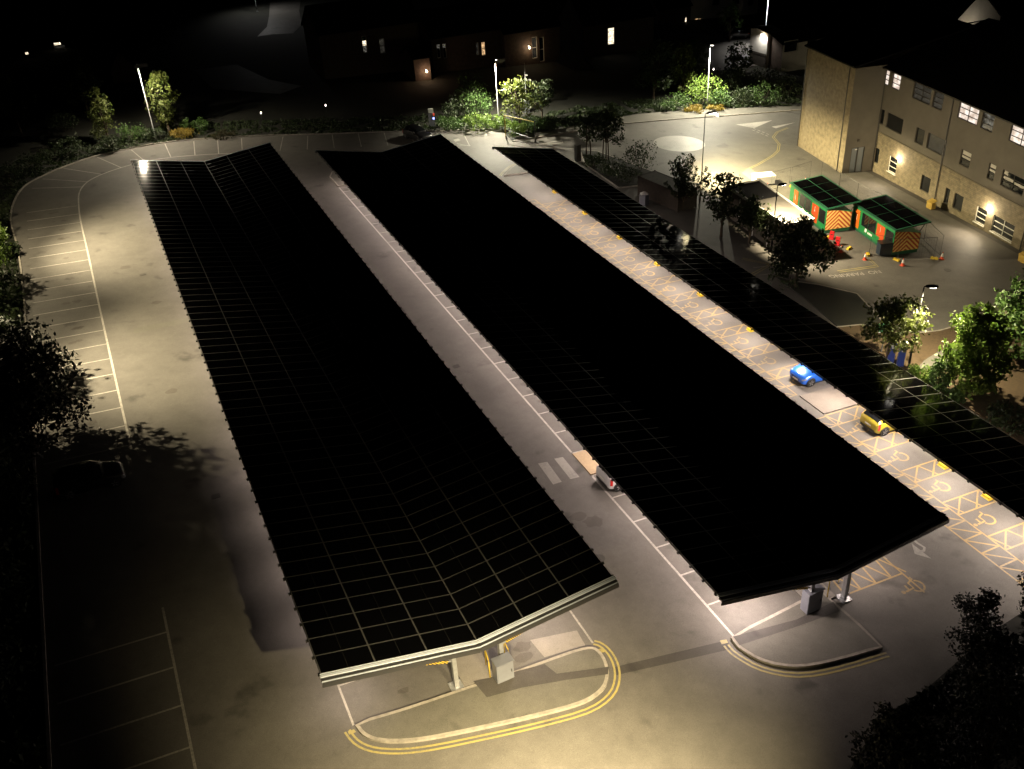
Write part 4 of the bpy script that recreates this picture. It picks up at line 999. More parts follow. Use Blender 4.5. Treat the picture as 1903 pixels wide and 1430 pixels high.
for lab, a, b in (('mesh fence panel from the cone to the fence foot below the bin', (60.1, 58.3), (61.45, 56.35)), ('mesh fence panel across the front of the navy bin', (61.5, 56.3), (64.75, 55.3)), ('mesh fence panel on the right side of the second cabin', (65.6, 55.4), (66.9, 58.6)), ('mesh fence panel behind the second cabin', (67.0, 58.7), (67.9, 62.0)), ('mesh fence panel beside the yellow foot between cabins', (68.0, 65.6), (68.1, 68.8)), ('mesh fence panel right of the first cabin roof', (68.2, 69.0), (68.8, 72.2)), ('mesh fence panel by the stair tower door', (69.0, 72.5), (69.3, 75.6)), ('mesh fence panel behind the first cabin', (65.3, 75.6), (68.4, 76.3)), ('mesh fence panel at the left of the first cabin', (62.4, 75.2), (65.1, 75.6))):
    fence_panel(lab, a, b)
r = thing('wheelie_bin', 'navy wheelie bin standing at the corner of the second green cabin', 'bin', P(61.35, 57.85, 0), R(-20))
b = MB(); b.prism([(-.55, -.4), (.55, -.4), (.55, .4), (-.55, .4)], .1, 1.15, 0, 0); b.build('tub', 'navy', r)
b = MB(); b.box((0, .02, 1.2), (1.2, .9, .08)); b.build('lid', 'black', r)
for s in (-1, 1): b = MB(); b.tube([(s*.45, .38, .1), (s*.5, .38, .1)], .1, 10); b.build('wheel', 'rubber', r)
x, y = at(1617, 444); r = thing('fire_point', 'small red fire point stand in front of the second green cabin', 'fire point', P(x, y, 0), R(-12))
b = MB(); b.box((0, 0, .3), (.5, .3, .1)); b.box((-.2, 0, .15), (.05, .05, .3)); b.box((.2, 0, .15), (.05, .05, .3)); b.box((0, .12, .6), (.5, .04, .6)); b.build('stand', 'red', r)
for s in (-1, 1): b = MB(); b.tube([(s*.12, -.05, .35), (s*.12, -.05, .75), (s*.12, -.05, .83)], [.08, .08, .03], 10); b.build('extinguisher', 'red', r, None, True)
b = MB(); b.box((0, .09, .78), (.3, .02, .2)); b.build('notice', 'white', r)

# ------------------------------------------------------------------ kiosk, timber store, bins, totems
kk = thing('kiosk', 'flat-roofed kiosk with white edge trim and roof half black with tree shade', 'kiosk', P(53.5, 66, 0))
kq = [at(1460, 421, 3.0), at(1512, 414, 3.0), at(1411, 338, 3.0), at(1352, 346, 3.0)]
kp = [(x, y) for x, y in kq]
zt = max(gz(*p) for p in kp)+2.95
kb = offset_poly(kp, -.12)
b = MB(); b.prism(kb, -.05-3+zt, zt-.12, 0, 0); 
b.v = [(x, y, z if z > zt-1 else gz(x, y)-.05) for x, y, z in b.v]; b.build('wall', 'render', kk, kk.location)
b = MB(); b.prism(offset_poly(kp, -.05), zt-.1, zt, 0, 0); b.build('roof', 'roof_pale', kk, kk.location)
b = MB(); n = len(kp)
for k in range(n):
    a, c = Vector((*kp[k], zt-.02)), Vector((*kp[(k+1) % n], zt-.02)); b.bar(a, c, .12, .26)
b.build('fascia', 'fascia', kk, kk.location)
f0, f1, f2, f3 = [Vector((*p, zt+.02)) for p in offset_poly(kp, -.3)]
b = MB(); b.quad([f3.lerp(f0, 0), f2.lerp(f1, 0), f2.lerp(f1, .42), f3.lerp(f0, .42)]); b.build('dark_roof_shade', 'roof', kk, kk.location)  # black far half of the roof, tree shade put into its colour
for t in (.25, .5, .75):
    p = Vector(kb[0]).lerp(Vector(kb[3]), t) if False else Vector(kp[0]).lerp(Vector(kp[3]), t)
    b = MB(); b.tube([P(p.x-.05, p.y, 0), P(p.x-.05, p.y, 2.6)], .045, 8); b.build('downpipe', 'white', kk, kk.location)
g = MB(); g.sheet(px((1378, 322), (1392, 312), (1412, 326), (1432, 336), (1424, 350), (1404, 342)), .02); struct('pale_apron', g, 'slab')
wx_, wy_ = at(1418, 340); r = thing('storage_chest', 'low white storage chest on the bright ground beyond the kiosk roof', 'chest', P(wx_, wy_, .02), R(-16))
b = MB(); b.box((0, 0, .4), (2.1, 1.3, .8)); b.build('body', 'white', r); b = MB(); b.box((0, 0, .84), (2.2, 1.4, .08)); b.build('lid', 'white', r)
sh = thing('timber_store', 'dark timber bin store with gapped upright boards', 'store', P(51, 76.5, 0))
q = [(52.7, 74.6), (50.25, 74.2), (49.2, 79.9), (51.6, 80.6)]
b = MB()
def boards(a, c, h, gap, mb):
    a, c = Vector(a), Vector(c); n = int((c-a).length/.17)
    for k in range(n):
        p = a.lerp(c, (k+.5)/n); d = (c-a).normalized(); mb.box(P(p.x, p.y, h/2+.05), (.17-gap, .03, h), math.atan2(d.y, d.x))
for side, gap in ((0, .012), (1, .035), (2, .012), (3, .02)):
    b = MB(); boards(q[side], q[(side+1) % 4], 2.0, gap, b); b.build('board_panel', 'timber', sh, sh.location)
for p in q: b = MB(); b.box(P(*p, 1.05), (.1, .1, 2.1)); b.build('corner_post', 'timber', sh, sh.location)
b = MB(); b.prism(offset_poly(q, .0), 1.98, 2.02); b.build('roof', 'timber', sh, sh.location)
r = thing('meter_box', 'pale meter box with a pitched lid beside the timber store', 'box', P(48.3, 77.3, 0), R(25))
b = MB(); b.prism([(-.35, -.35), (.35, -.35), (.35, .35), (-.35, .35)], 0, 1.15, 0, 0); b.build('body', 'cabinet', r)
b = MB(); b.tube([(0, 0, 1.15), (0, 0, 1.38)], [.53, .12], 4); b.build('lid', 'white', r)
r = thing('totem', 'dark upright totem beside the far end of the right canopy', 'totem', P(48.6, 91.9, 0), R(10))
b = MB(); b.box((0, 0, .95), (.55, .5, 1.9)); b.build('body', 'black', r); b = MB(); b.box((0, 0, 1.93), (.62, .57, .06)); b.build('cap', 'frame', r); b = MB(); b.box((0, 0, .03), (.8, .75, .06)); b.build('base', 'kerb', r)
# blue ticket cabinets with a green sign behind
def ticket(label, x, y):
    r = thing('ticket_cabinet', label, 'cabinet', P(x, y, .08), R(48), 'blue ticket cabinets')
    b = MB(); b.box((0, 0, .9), (.5, .46, 1.8)); b.build('body', 'blue_box', r)
    c = MB(); c.box((0, 0, 1.84), (.54, .5, .08)); o = c.build('cap', 'white', r); c = MB(); c.box((0, 0, 1.885), (.24, .22, .012)); c.build('vent', 'blue_box', o)
    for k, (z, wd) in enumerate(((1.58, .3), (1.42, .26), (1.24, .14))):
        c = MB(); c.box((-.255, 0, z), (.012, wd, .09)); c.build('panel', 'white', r)
    c = MB(); c.box((0, -.236, 1.55), (.2, .012, .24)); c.build('notice', 'white', r)
ticket('blue ticket cabinet nearer the leaning tree', 47.95, 42.95); ticket('blue ticket cabinet nearer the lamp post', 48.25, 42.3)
x, y = at(1662, 652); r = thing('sign_post', 'green and white sign board on a pale post above the blue cabinets', 'sign', P(48.4, 44.3, .05), R(140))
b = MB(); b.tube([(0, 0, 0), (0, 0, 2.2)], .04, 8); b.build('post', 'galv', r); b = MB(); b.box((0, -.05, 2.0), (1.0, .03, .62)); o = b.build('board', 'sign_green', r); b = MB(); b.box((0, -.07, 2.22), (.96, .015, .16)); b.build('header', 'white', o)
b = MB(); b.bar((-.6, 0, 1.62), (.6, 0, 1.62), .05); b.build('rail', 'galv', r)
# height barrier at the far entry, turned open
r = thing('height_barrier', 'yellow height barrier frame standing at the far car park entry', 'barrier', P(45.2, 103.4, 0))
a0 = Vector(at(948, 250)); b0_ = Vector(at(983, 274)); z1 = 2.5
b = MB(); b.tube([P(45.0, 103.6, 0), P(45.0, 103.6, 2.6)], .07, 8); b.build('post', 'yellow', r, r.location)
b = MB(); b.tube([P(45.0, 103.6, 2.6), P(47.3, 100.2, 2.45)], .06, 8); b.build('beam', 'yellow', r, r.location)
b = MB(); b.tube([P(47.3, 100.2, 0), P(47.3, 100.2, 2.6)], .06, 8); b.build('post', 'steel_dark', r, r.location)
b = MB(); b.tube([P(45.0, 103.6, .9), P(46.3, 99.4, .9)], .035, 8); b.tube([P(45.0, 103.6, .1), P(46.3, 99.4, .1)], .03, 8); b.build('gate_rail', 'steel_dark', r, r.location)
# camera mast
r = thing('camera_mast', 'slim grey mast with cameras standing behind the yellow barrier', 'mast', P(52.0, 112.4, 0))
b = MB(); b.tube([(0, 0, 0), (0, 0, 6.2)], [.08, .045], 8); b.build('pole', 'pole', r, None, True)
b = MB(); b.box((0, -.05, .75), (.6, .45, 1.5)); b.build('cabinet', 'cabinet', r)
b = MB(); b.bar((-.7, 0, 4.0), (.7, 0, 4.0), .07); b.box((-.6, -.1, 4.05), (.2, .4, .14)); b.box((.6, -.1, 4.05), (.2, .4, .14)); b.build('cross_arm', 'pole', r)
b = MB(); b.box((.12, -.15, 4.7), (.18, .4, .16)); b.build('camera', 'white', r)
# charging post with lit indicators
x, y = at(803, 235); r = thing('charging_post', 'pale charging post with glowing blue and red indicators', 'charging post', P(x, y, 0), R(-10))
b = MB(); b.box((0, 0, .8), (.7, .4, 1.6)); b.build('body', 'cabinet', r); b = MB(); b.box((0, -.02, 1.95), (.6, .3, .5)); b.build('head', 'white', r)
b = MB(); b.box((.25, -.21, 1.0), (.22, .03, .22)); b.build('blue_indicator', 'led_blue', r); b = MB(); b.box((.3, -.21, 1.5), (.2, .03, .3)); b.build('red_indicator', 'led_red', r)
#SECTION
# ------------------------------------------------------------------ houses beyond
def house(name, label, pl, pr, Y, eave_px, wall_m, wins, depth=9, roof_h=3.2, gable=False, roof_m='roof', over=.3, side_m=None, cat='house'):
    """front wall between photo columns pl..pr on the plane y = Y; eaves at photo row eave_px"""
    cxp = (pl+pr)/2
    x0, _ = on_depth(pl, eave_px, Y); x1, _ = on_depth(pr, eave_px, Y); _, ze = on_depth(cxp, eave_px, Y)
    zb = gz((x0+x1)/2, Y)-.4
    r = thing(name, label, cat, (( x0+x1)/2, Y, zb+.4), 0, None)
    rects = []
    for (a, b, c, d, pane, cols, rws) in wins:
        xa, zt_ = on_depth(a, c, Y); xb, zb_ = on_depth(b, d, Y); rects.append((xa-x0, xb-x0, zb_, zt_, pane, cols, rws))
    W_ = facade(r, (x0, Y), (1, 0), [q_[:4] for q_ in rects], 0, x1-x0, zb, ze, wall_m, 'front_wall')
    for q_ in rects: window(r, W_, q_[:4], q_[5], q_[6], q_[4], fm='frame_white', t=.07)
    wb = MB(); D = Vector((0, depth, 0)); a, b = Vector((x0, Y, 0)), Vector((x1, Y, 0))
    def u_(v, z): return Vector((v.x, v.y, z))
    L_ = x1-x0
    for p, q, l in ((b, b+D, depth), (b+D, a+D, L_), (a+D, a, depth)): wb.quad([u_(p, zb), u_(q, zb), u_(q, ze), u_(p, ze)], 0, [(0, 0), (l, 0), (l, ze-zb), (0, ze-zb)])
    if gable:
        m_ = (a+b)/2
        for e in (Vector((0, 0, 0)), D): wb.quad([u_(a+e, ze), u_(b+e, ze), u_(m_+e, ze+roof_h)], 0, [(0, 0), (L_, 0), (L_/2, roof_h)])
    else:
        for p in (a, b): wb.quad([u_(p, ze), u_(p+D, ze), u_(p+D/2, ze+roof_h)], 0, [(0, 0), (depth, 0), (depth/2, roof_h)])
    wb.build('wall', side_m or wall_m, r, r.location)
    rb_ = MB(); o_ = over; t = Vector((0, 0, .16))
    if gable:
        m_ = (a+b)/2; n = Vector((0, -o_, 0)); f_ = D+Vector((0, o_, 0)); dz = roof_h*o_/(L_/2)
        quads = [[u_(a+n+Vector((-o_, 0, 0)), ze-dz), u_(m_+n, ze+roof_h), u_(m_+f_, ze+roof_h), u_(a+f_+Vector((-o_, 0, 0)), ze-dz)], [u_(m_+n, ze+roof_h), u_(b+n+Vector((o_, 0, 0)), ze-dz), u_(b+f_+Vector((o_, 0, 0)), ze-dz), u_(m_+f_, ze+roof_h)]]
    else:
        dz = roof_h*o_/(depth/2); s1_, s2_ = Vector((-o_, 0, 0)), Vector((o_, 0, 0))
        quads = [[u_(a+s1_-Vector((0, o_, 0)), ze-dz), u_(b+s2_-Vector((0, o_, 0)), ze-dz), u_(b+s2_+D/2, ze+roof_h), u_(a+s1_+D/2, ze+roof_h)], [u_(a+s1_+D/2, ze+roof_h), u_(b+s2_+D/2, ze+roof_h), u_(b+s2_+D+Vector((0, o_, 0)), ze-dz), u_(a+s1_+D+Vector((0, o_, 0)), ze-dz)]]
    for q in quads:
        q = [p+t for p in q]; rb_.quad(q); rb_.quad([p-t*.7 for p in q][::-1])
        for k in range(4): l = (k+1) % 4; rb_.quad([q[l], q[k], q[k]-t*.7, q[l]-t*.7])
    ro = rb_.build('roof', roof_m, r, r.location)
    return r, W_, x0, zb, ze
house('brick_house', 'dark brick house with one half-lit sash window', 590, 778, 140, 52, 'red_brick', [(671.5, 684, 68, 98, 'glass', 1, 2), (704, 717, 73, 99, 'win_faint', 1, 2)])
x, z = on_depth(676, 82, 139.9)
house('terrace_house', 'dark terrace house with two cool lit panes and an orange lit window', 800, 935, 137, 62, 'red_brick', [(811, 820, 83, 108, 'glass', 1, 1), (822, 831, 82, 108, 'glass', 1, 1), (884, 891, 80, 102, 'win_faint', 1, 2), (894, 903, 79, 103, 'win_warm', 1, 2)])
hb, Wb, *_ = house('bay_house', 'house with a lit porch bay and a glowing wall lamp', 936, 1040, 136, 55, 'red_brick', [(988, 999, 70, 108, 'win_faint', 1, 2), (1002, 1012, 70, 114, 'glass', 1, 2)])
house('corner_house', 'tall dark house with a single cream lit upper window', 1085, 1215, 137, 38, 'red_brick', [(1130, 1142, 53, 82, 'win_cream', 1, 2)], roof_h=4)
house('outbuilding', 'low outbuilding with its wall lit orange by a lamp', 768, 798, 133.5, 108, 'red_brick', [], depth=5, roof_h=1.2)
house('gabled_outbuilding', 'small gabled brick outbuilding in the dark middle distance', 1066, 1098, 130, 128, 'red_brick', [], depth=6, roof_h=1.8, gable=True)
house('pale_terrace', 'pale rendered terrace facing the rear court', 1285, 1410, 155, -14, 'render_white', [(1292, 1297.5, 35, 47, 'win_warm', 1, 1), (1298.5, 1303, 35, 47, 'win_warm', 1, 1), (1325, 1338, -8, 10, 'glass', 1, 1), (1362, 1375, -8, 8, 'glass', 1, 1), (1391, 1401, -6, 10, 'glass', 1, 1)])
house('porch_house', 'dark house with a slim lit doorway left of the rear court', 1225, 1284, 154, 14, 'red_brick', [(1273.5, 1276.5, 33, 44, 'win_cream', 1, 1)])
hw, Ww, xw, zbw, zew = house('white_house', 'white-walled house end lit from under its eaves', 1428, 1447, 119, 60, 'render_white', [], depth=4.2, roof_h=.3, over=.4)
house('low_annexe', 'low pale annexe with two dark windows behind the stair tower', 1456, 1535, 116, 76, 'render_white', [(1459, 1482, 78, 95, 'glass', 1, 1), (1501, 1516, 75, 88, 'glass', 1, 1)], depth=6, roof_h=1.0, side_m='red_brick')
house('gable_house', 'pale gable house peeping over the black roof at top right', 1768, 1858, 108, 40, 'render_white', [(1803, 1838, 20, 39, 'glass', 1, 1)], depth=9, roof_h=4.2, gable=True)
house('shop', 'tiny distant shop front with a lit fascia at far left', 96, 124, 178, 76, 'red_brick', [(99, 114, 80, 84, 'win_cream', 1, 1), (100, 123, 86, 92, 'win_faint', 1, 1)], depth=6, roof_h=1)
house('far_cottage', 'tiny distant cottage with three pinprick lights at far left', 140, 190, 188, 68, 'red_brick', [(150.5, 153.5, 82, 84.5, 'win_cream', 1, 1), (164.5, 167.5, 81, 83.5, 'win_cream', 1, 1), (178, 181, 77, 79.5, 'win_cream', 1, 1)], depth=6, roof_h=2)
house('far_garage', 'tiny distant garage with one white light at far left', 40, 62, 172, 90, 'red_brick', [(45.5, 54, 97.5, 102, 'win_cream', 1, 1)], depth=5, roof_h=1)
house('side_house', 'dark gabled house behind the left lamp post', 205, 250, 150, 128, 'red_brick', [], depth=8, roof_h=2.4, gable=True)
# lit half-panes, wall lamps and pinprick lights on those houses
def lit_panel(parent, Y, a, b, c, d, m_, nm='lit_pane'):
    xa, zt_ = on_depth(a, c, Y); xb, zb_ = on_depth(b, d, Y); q = MB(); q.quad([(xa, Y+.105, zb_), (xb, Y+.105, zb_), (xb, Y+.105, zt_), (xa, Y+.105, zt_)], 0, [(0, 0), (1, 0), (1, 1), (0, 1)]); q.build(nm, m_, parent, parent.location)
def find(n): return bpy.data.objects[n]
lit_panel(find('brick_house'), 140, 673, 682, 77, 84.5, 'win_cream'); lit_panel(find('brick_house'), 140, 674, 682, 86, 97, 'win_dim')
lit_panel(find('terrace_house'), 137, 812, 819, 84, 90, 'win_dim'); lit_panel(find('terrace_house'), 137, 823, 830, 83, 89, 'win_dim')
def wall_lamp(parent, pxx, pyy, Y, pw, col, out=.35, rad=.14):
    x, z = on_depth(pxx, pyy, Y-out); b = MB(); b.tube([(x, Y-out, z-.15), (x, Y-out, z), (x, Y-out, z+.15)], [.1, .16, .06], 10); b.bar((x, Y-out, z+.18), (x, Y-.0, z+.18), .05); o = b.build('wall_lamp', 'lamp_warm', parent, parent.location, True)
    lamp('POINT', 'wall_lamp_glow', Vector((x, Y-out-.25, z-.05))-Vector(parent.location), pw, col, o, rad)
wall_lamp(find('outbuilding'), 793, 133, 133.5, 110, (1, .6, .35)); wall_lamp(find('bay_house'), 984, 89, 136, 90, (1, .7, .4))
wl2 = MB(); p_ = Vector((xw-.3, 119.9, zew-.35)); wl2.box(p_, (.3, .5, .14)); o_ = wl2.build('wall_lamp', 'lamp_warm', hw, hw.location); lamp('SPOT', 'wall_lamp_glow', p_+Vector((-.55, 0, -.1))-Vector(hw.location), 420, (1, .93, .82), o_, .12, 150, .6, (.45, 0, -1))
sk_ = MB(); sk_.bar((xw-.05, 119.1, zew-3.4), (xw-.05, 123.1, zew-3.4), .1, .16); sk_.build('string_course', 'frame', hw, hw.location)
bp_ = MB(); bp_.box((xw-.03, 121.1, zbw+1.2), (.06, 4.1, 2.4)); bp_.build('brick_plinth', 'red_brick', hw, hw.location)
wall_lamp(find('gable_house'), 1812, 52, 108, 130, (1, .85, .65), 1.6)  # unseen lamp added behind the black roof to light the gable
r = bpy.data.objects['gabled_outbuilding']; wall_lamp(r, 1069, 150, 130, 7, (1, .6, .4), .3, .08)
def garden_light(label, pxx, pyy, h, pw=4):
    x, y = at(pxx, pyy, h); r = thing('garden_light', label, 'light', P(x, y, 0), 0, 'pinprick lights in the far dark')
    b = MB(); b.tube([(0, 0, 0), (0, 0, h-.1)], .04, 6); b.build('post', 'steel_dark', r); b = MB(); b.tube([(0, 0, h-.12), (0, 0, h), (0, 0, h+.12)], [.04, .07, .03], 8); b.build('globe', 'lens', r)
garden_light('white pinprick light left of the far end of the near canopy', 485, 210, 1.2); garden_light('white pinprick light above the gap between the first two canopies', 605, 196, 1.0); garden_light('white pinprick light near the top edge above the lit lamp post', 935, 38, 2.5); garden_light('white pinprick light low in the dark car court', 1326, 129, .8)

# ------------------------------------------------------------------ trees and shrubs
def leaves(mb_seed, blobs, n, size, shell=.55, gap=.0, flat=.0, droop=0.):
    """leaf quads spread through a set of ellipsoids; returns verts, faces"""
    rg = np.random.default_rng(mb_seed); V = []; F = []
    wts = np.array([b[3]*b[4]+b[3]*b[5] for b in blobs]); wts = wts/wts.sum()
    cnt = rg.multinomial(n, wts)
    cen = []
    for b, c in zip(blobs, cnt):
        d = rg.normal(size=(c, 3)); d /= np.linalg.norm(d, axis=1)[:, None]
        rad = shell+(1-shell)*rg.random(c)**.6; rad *= 1+.16*rg.normal(size=c)
        cen.append(np.array(b[:3])+d*rad[:, None]*np.array(b[3:6]))
    cen = np.concatenate(cen)
    if gap:
        keep = np.array([noise.noise(Vector(p)*1.1+Vector((mb_seed, 0, 0))) > gap-.5 for p in cen]); cen = cen[keep]
    c = len(cen); a = rg.normal(size=(c, 3)); a[:, 2] *= (1-flat); a /= np.linalg.norm(a, axis=1)[:, None]
    t = rg.normal(size=(c, 3)); t -= (t*a).sum(1)[:, None]*a; t /= np.linalg.norm(t, axis=1)[:, None]; t[:, 2] -= droop
    bt = np.cross(a, t); s = size*(.6+.8*rg.random(c))[:, None]
    V = np.stack([cen-t*s, cen+bt*s*.5, cen+t*s, cen-bt*s*.5], 1).reshape(-1, 3)
    return V, np.arange(4*c).reshape(-1, 4)
def crown_obj(name, V, F, m_, parent):
    me = bpy.data.meshes.new(name); me.vertices.add(len(V)); me.vertices.foreach_set('co', V.astype(np.float32).ravel())
    me.loops.add(F.size); me.loops.foreach_set('vertex_index', F.astype(np.int32).ravel()); me.polygons.add(len(F))
    me.polygons.foreach_set('loop_start', np.arange(0, F.size, 4, dtype=np.int32)); me.polygons.foreach_set('loop_total', np.full(len(F), 4, dtype=np.int32))
    me.materials.append(M[m_]); me.update(calc_edges=True); o = bpy.data.objects.new(name, me); COL.objects.link(o); o.parent = parent; return o
_seed = [100]
def tree(label, x, y, h, r, m_='leaf_mid', n=2600, leaf=.16, trunk_h=None, nb=11, lean=(0, 0), gap=.42, stems=1, squash=1., group=None, name='tree', cat='tree', low=.28, shell=.5):
    _seed[0] += 1; sd = _seed[0]; rg = random.Random(sd)
    o = thing(name, label, cat, P(x, y, 0), rg.random()*6.28, group)
    trunk_h = trunk_h if trunk_h is not None else h*low
    ch = h-trunk_h; blobs = []; tops = []
    for k in range(nb):
        t = (k+.5)/nb; zz = trunk_h+ch*(.12+.76*t)
        rr = r*math.sqrt(max(.05, 1-((t-.42)/.62)**2))*.62
        a = k*2.4+rg.random(); q = rr*(.35+.75*rg.random()); br_ = r*(.30+.22*rg.random())
        blobs.append((lean[0]*t+q*math.cos(a), lean[1]*t+q*math.sin(a), zz, br_, br_, br_*squash*.85)); tops.append(blobs[-1][:3])
    blobs.append((lean[0], lean[1], h-r*.22, r*.26, r*.26, r*.28)); tops.append((lean[0], lean[1], h-r*.1))
    V, F = leaves(sd, blobs, n, leaf, shell, gap)
    crown_obj('crown', V, F, m_, o)
    tb = MB(); R0 = .035*h*.55+.04
    for s in range(stems):
        ox = 0 if stems == 1 else .35*math.cos(s*2.1); oy = 0 if stems == 1 else .35*math.sin(s*2.1)
        tb.tube([(ox, oy, -.05), (ox+lean[0]*.1, oy+lean[1]*.1, trunk_h*.5), (ox*.7+lean[0]*.25, oy*.7+lean[1]*.25, trunk_h+ch*.2), (lean[0]*.6, lean[1]*.6, trunk_h+ch*.62)], [R0/stems**.5, R0*.8/stems**.5, R0*.55/stems**.5, R0*.2], 8)
    tb.build('trunk', 'trunk', o, None, True)
    for q in tops[::2]:
        lm = MB(); z0 = trunk_h*.85+ch*.1*rg.random(); lm.tube([(lean[0]*.2, lean[1]*.2, z0), (q[0]*.5, q[1]*.5, z0+(q[2]-z0)*.6), q], [R0*.4, R0*.25, .015], 6); lm.build('limb', 'trunk', o, None, True)
    return o
def shrub(label, x, y, h, r, m_='leaf_mid', n=1100, leaf=.12, group='shrubs in the planted edges', name='shrub', cat='shrub', nb=6, gap=.38):
    _seed[0] += 1; sd = _seed[0]; rg = random.Random(sd); o = thing(name, label, cat, P(x, y, 0), rg.random()*6.28, group)
    bl = [(0, 0, h*.5, r*.8, r*.8, h*.5)]
    for k in range(nb): a = k*2.4+rg.random(); q = r*(.35+.4*rg.random()); bl.append((q*math.cos(a), q*math.sin(a), h*(.35+.4*rg.random()), r*.42, r*.42, h*.34))
    V, F = leaves(sd, bl, n, leaf, .45, gap); V[:, 2] = np.maximum(V[:, 2], .0); crown_obj('foliage', V, F, m_, o)
    st = MB()
    for k in range(4): a = k*1.6; st.tube([(0, 0, -.05), (r*.3*math.cos(a), r*.3*math.sin(a), h*.4), (r*.5*math.cos(a), r*.5*math.sin(a), h*.8)], [.035, .025, .01], 5)
    st.build('stems', 'trunk', o); return o
def tp(px_, py_): return at(px_, py_)
#TREES
TG = 'trees round the car park'
# top left verge
tree('yellow-green lit tree left of the far left lamp post', *tp(203, 264), 6.4, 2.0, 'leaf_yellow', 3000, .15, group=TG, low=.12)
tree('yellow-lit tree just right of the far left lamp post', *tp(316, 250), 7.6, 2.3, 'leaf_yellow', 3600, .16, group=TG, low=.12)
for lab, q, h, r, m_ in (('grey-green shrub at the kerb below the left lit tree', (207, 282), 1.9, 1.5, 'leaf_dark'), ('grey-leaved shrub between the two lit left trees', (248, 260), 2.0, 1.9, 'leaf_mid'), ('low dark hedge shrub at the foot of the left lamp post', (285, 258), 1.4, 1.6, 'leaf_dark'), ('round green shrub right of the left lamp post', (352, 246), 1.7, 1.2, 'leaf_mid'), ('green shrub right of the golden grass', (377, 244), 1.5, 1.1, 'leaf_mid'), ('small pale shrub left of the golden grass', (311, 245), 1.2, .9, 'leaf_yellow'), ('dark shrub at the upper left bend of the bays', (70, 318), 2.4, 1.9, 'leaf_dark'), ('dark shrub on the upper left bank', (128, 290), 2.2, 2.0, 'leaf_dark'), ('dark shrub highest on the upper left bank', (120, 245), 2.6, 2.2, 'leaf_dark'), ('dark shrub at the left edge above the green tree', (22, 345), 2.6, 2.1, 'leaf_dark')):
    shrub(lab, *tp(*q), h, r, m_)
shrub('golden grass clump at the top kerb', *tp(340, 256), 1.0, 1.8, 'leaf_gold', 1500, .13, name='grass_clump', cat='grass')
shrub('dull bronze grass clump further along the top kerb', *tp(415, 256), .7, 2.0, 'leaf_brown', 900, .12, name='grass_clump', cat='grass')
tree('dark tree behind the left lit trees', 0, 132, 7, 2.8, 'leaf_dark', 2200, .2, group=TG); tree('dark tree left of the left lit trees', -8, 128, 7.5, 3, 'leaf_dark', 2200, .2, group=TG)
# left bank
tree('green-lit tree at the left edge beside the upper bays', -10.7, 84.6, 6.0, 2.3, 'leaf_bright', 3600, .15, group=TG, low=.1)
tree('dark tree at the left edge above the green-lit one', -11.8, 93.5, 5.6, 2.4, 'leaf_dark', 3000, .17, group=TG, low=.1)
tree('dark tree at the left edge between the green-lit and overhanging ones', -11.6, 73.5, 8.0, 3.3, 'leaf_dark', 5200, .16, group=TG, low=.1, gap=.3)
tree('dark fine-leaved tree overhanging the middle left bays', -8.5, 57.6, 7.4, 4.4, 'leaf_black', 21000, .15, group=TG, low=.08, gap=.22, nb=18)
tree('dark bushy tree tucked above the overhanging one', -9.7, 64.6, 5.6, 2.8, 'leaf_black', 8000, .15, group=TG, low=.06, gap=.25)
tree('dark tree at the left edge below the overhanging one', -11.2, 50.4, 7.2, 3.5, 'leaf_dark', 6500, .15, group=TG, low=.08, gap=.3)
tree('dark low tree behind the black car', -10.2, 55.0, 3.4, 2.2, 'leaf_dark', 3000, .14, group=TG, low=.05, gap=.3)
tree('dark tree at the lowest part of the left bank', -11.4, 43.5, 6.6, 3.2, 'leaf_dark', 4500, .16, group=TG, low=.1, gap=.3)
tree('dark tree low at the left edge beside the empty lower bays', -11.5, 37.0, 5.8, 2.8, 'leaf_dark', 3600, .16, group=TG, low=.1, gap=.3)
for lab, x, y, h, r in (('dark shrub on the left kerb beside the upper bays', -9.9, 79.3, 2.2, 1.5), ('dark shrub on the left kerb beside the lit lower bays', -9.9, 69.5, 2.2, 1.6), ('dark shrub on the left kerb below the green-lit tree', -9.9, 89.9, 1.7, 1.4), ('dark shrub on the left kerb at the bend', -10.6, 98.0, 2.0, 1.6)):
    shrub(lab, x, y, h, r, 'leaf_dark', 1500, .13)
# low ground cover over the banks, too dense to count
def cover_strip(name, path, w0, w1, n, m_, seed, hmax=.5):
    rg = np.random.default_rng(seed); pts = [Vector(p) for p in path]; seg = [(a, b, (b-a).length) for a, b in zip(pts, pts[1:])]; tot = sum(s_[2] for s_ in seg); V = []
    for a, b, l in seg:
        k = int(n*l/tot); t = rg.random(k); d = (b-a).normalized(); nr = Vector((-d.y, d.x)); o_ = w0+(w1-w0)*rg.random(k)
        for q in range(k):
            p = a+(b-a)*t[q]+nr*o_[q]; den = noise.noise(Vector((p.x*.5, p.y*.5, seed)))
            if den < -.25: continue
            V.append((p.x, p.y, gz(p.x, p.y)+.02+hmax*max(0, den+.3)*rg.random()))
    cen = np.array(V); c = len(cen); a_ = rg.normal(size=(c, 3)); a_ /= np.linalg.norm(a_, axis=1)[:, None]; t_ = rg.normal(size=(c, 3)); t_ -= (t_*a_).sum(1)[:, None]*a_; t_ /= np.linalg.norm(t_, axis=1)[:, None]
    bt = np.cross(a_, t_); s_ = .17*(.6+.8*rg.random(c))[:, None]
    VV = np.stack([cen-t_*s_, cen+bt*s_*.5, cen+t_*s_, cen-bt*s_*.5], 1).reshape(-1, 3)
    o = crown_obj(name, VV, np.arange(4*c).reshape(-1, 4), m_, None); tag(o, kind='stuff')
cover_strip('ground_cover', lk[::2], .25, 6.5, 26000, 'leaf_dark', 11)
